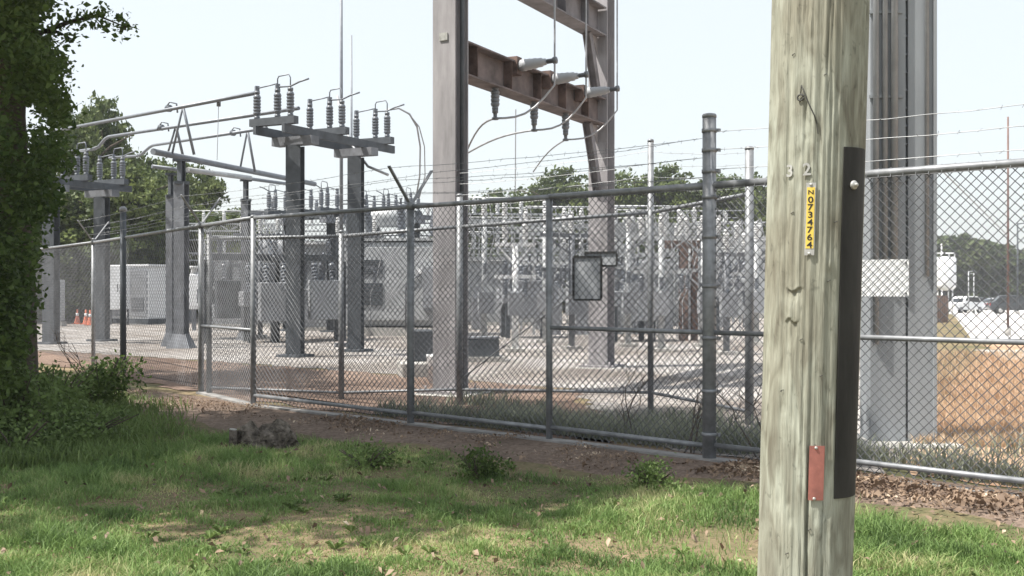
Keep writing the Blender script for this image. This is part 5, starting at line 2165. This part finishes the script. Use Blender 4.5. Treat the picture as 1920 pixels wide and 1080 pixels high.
# --- shrubs and weeds at the foot of the tree
def shrub(label, px, D_, rx, ry, h, n, leaf=.06, m='leaf_weed', group='weedy shrubs under the tree'):
    b = Vector((gx(px, D_), D_, 0))
    t = thing('shrub', label, 'shrub', b, group)
    mb = MB()
    for k in range(9):
        a_ = rng.uniform(0, 6.28)
        mb.tube([b + Vector((0, 0, -.03)), b + Vector((math.cos(a_) * rx * .4, math.sin(a_) * ry * .4, h * .5)), b + Vector((math.cos(a_) * rx * .8, math.sin(a_) * ry * .8, h * .9))], [.012, .008, .004], 5)
    mb.build('stem', M['twig'], t)
    bl = []
    for _ in range(8):
        a_ = rng.uniform(0, 6.28)
        q = rng.uniform(.1, .8)
        bl.append((b.x + math.cos(a_) * rx * q, b.y + math.sin(a_) * ry * q, h * rng.uniform(.25, .75), rx * .45, ry * .45, h * .32))
    P = blob_points(bl, [n // 8] * 8, .2, rng)
    P[:, 2] = np.abs(P[:, 2])
    v, tr = leaf_cloud(P, leaf, 0, rng)
    np_obj('foliage', v, tr, M[m], t)


shrub('leafy green shrub at the very left edge under the tree', 18, 9.7, .42, .4, .72, 3200, .05)
shrub('bushy green shrub under the tree, second from the left edge', 95, 11.6, .6, .5, .62, 2600)
shrub('dark leafy shrub growing against the leftmost visible fence posts', 185, 12.8, .45, .45, .66, 2200, .055, 'leaf_near')
shrub('low spreading weed clump on the grass before the shrubs', 150, 9.9, .7, .45, .30, 2000, .045)
shrub('low weed clump at the left edge of the grass', 30, 9.2, .6, .5, .34, 2000, .045)
shrub('small dark weed tuft in the grass below the third fence panel', 895, 8.15, .17, .13, .17, 900, .03, 'leaf_near', 'weed tufts in the grass')
shrub('weed tuft beside the bare patch left of the wooden pole', 1225, 7.7, .22, .18, .15, 900, .03, 'leaf_weed', 'weed tufts in the grass')
shrub('broad weed tuft in the shaded grass right of the rotten stump', 690, 8.5, .28, .2, .16, 1000, .03, 'leaf_weed', 'weed tufts in the grass')

# undergrowth of taller grass under the tree
n = 15000
D = RNG.uniform(8.5, 14, n)
x = gx(0, 1) * D + RNG.uniform(-.2, 2.0, n) * (D / 11) * RNG.uniform(.2, 1, n) + .0
s = fence_s(x, D)
k = (s > .5)
x, D = x[k], D[k]
blades('undergrowth', x, D, np.full(len(x), -.01), RNG.uniform(.05, .20, len(x)), RNG.uniform(.006, .016, len(x)), M['leaf_weed'], 1.1)

# --- rotten stump with bits of bark
b = Vector((gx(492, 9.75), 9.75, -.02))
st = thing('tree_stump', 'dark rotten tree stump lying broken in the shaded grass before the fence', 'tree stump', b)
rs = np.random.default_rng(3)
nT, nZ = 40, 12
P, fs = [], []
for j in range(nZ):
    f = j / (nZ - 1)
    for i in range(nT):
        a_ = 2 * math.pi * i / nT
        r_ = (.21 - .07 * f ** 2 + .03 * math.sin(3 * a_ + 1) + .022 * math.sin(7 * a_ + 5 * f) + .014 * math.sin(13 * a_ - 9 * f) + .012 * rs.uniform(-1, 1)) * (1 - .35 * max(0, f - .8) / .2)
        top = .21 + .035 * math.sin(2 * a_ + .6) + .018 * math.sin(5 * a_) + .012 * rs.uniform(-1, 1)
        P.append((b.x + 1.25 * r_ * math.cos(a_), b.y + .85 * r_ * math.sin(a_), b.z + f * top))
for j in range(nZ - 1):
    for i in range(nT):
        k = (i + 1) % nT
        fs.append((j * nT + i, j * nT + k, j * nT + nT + k, j * nT + nT + i))
cidx = len(P)
P.append((b.x, b.y, b.z + .10))
for i in range(nT):
    fs.append(((nZ - 1) * nT + i, (nZ - 1) * nT + (i + 1) % nT, cidx))
MB().add(P, fs).build('stump_body', M['stump'], st)
c = MB()
for _ in range(34):
    a_ = rs.uniform(0, 6.28)
    q = b + Vector((.24 * math.cos(a_), .17 * math.sin(a_), .02))
    e_ = q + Vector((rs.uniform(-.09, .09), rs.uniform(-.06, .06), rs.uniform(.03, .15)))
    c.bar(q, e_, rs.uniform(.008, .03), .008, (math.cos(a_), math.sin(a_), 0))
c.build('bark_splinters', M['stump'], st)
b = Vector((gx(437, 9.6), 9.6, 0))
t = thing('wood_stake', 'short grey broken stake with a pale cut top beside the rotten stump', 'stake', b)
MB().tube([b + Vector((0, 0, -.05)), b + Vector((.0, 0, .16))], .038, 9, True, .034).build('shaft', M['stump'], t)
MB().lathe(b + Vector((0, 0, .161)), (0.15, 0, 1), [(0, .035), (.008, .03)], 9).build('cut_top', M['concrete'], t)

# bare sapling tangled in the fence
def sapling(label, px, D_, h, seed):
    r2 = np.random.default_rng(seed)
    b = Vector((gx(px, D_), D_, 0))
    mb = MB()

    def br(p, d, L, r_, lev):
        pts = [p]
        dd = d.copy()
        for i in range(5):
            dd = (dd + Vector((r2.normal(0, .16), r2.normal(0, .1), r2.normal(.02, .08)))).normalized()
            pts.append(pts[-1] + dd * (L / 5))
        mb.tube(pts, r_, 5, True, r_ * .4)
        if lev:
            for _ in range(3):
                i = r2.integers(2, 6)
                br(pts[i], (dd + Vector((r2.normal(0, .7), r2.normal(0, .4), r2.normal(.1, .4)))).normalized(), L * .55, r_ * .5, lev - 1)
    for k in range(3):
        br(b + Vector((r2.normal(0, .05), r2.normal(0, .05), -.03)), Vector((r2.normal(0, .35), r2.normal(0, .2), 1)).normalized(), h * r2.uniform(.7, 1.1), .009, 2)
    return tag(mb.build('bare_sapling', M['twig']), label, 'sapling', 'bare saplings along the fence')


sapling('bare twiggy sapling against the fence left of the tall corner post', 1285, 9.25, .62, 4)
sapling('bare twiggy sapling behind the fence near the second fence post', 1180, 10.2, .5, 5)
sapling('bare twigs behind the fence between the corner post and the wooden pole', 1415, 8.95, .5, 6)
sapling('bare crooked twig by the leftmost V armed fence post', 160, 17, .75, 7)

# ------------------------------------------------------------------ summer haze
m = bpy.data.materials.new('haze_air')
nt, N, L = nodes_of(m)
out = N.new('ShaderNodeOutputMaterial')
pv_ = N.new('ShaderNodeVolumePrincipled')
pv_.inputs['Color'].default_value = (.93, .96, 1, 1)
pv_.inputs['Density'].default_value = .0007
pv_.inputs['Anisotropy'].default_value = .2
L.new(pv_.outputs[0], out.inputs['Volume'])
hb = MB().box((0, 0, 0), (1, 1, 1))
hb.v = [((-905 if x_ < 0 else 905), (-65 if y_ < 0 else 1505), (-2.6 if z_ < 0 else 16.5)) for x_, y_, z_ in hb.v]
tag(hb.build('haze', m), kind='stuff')
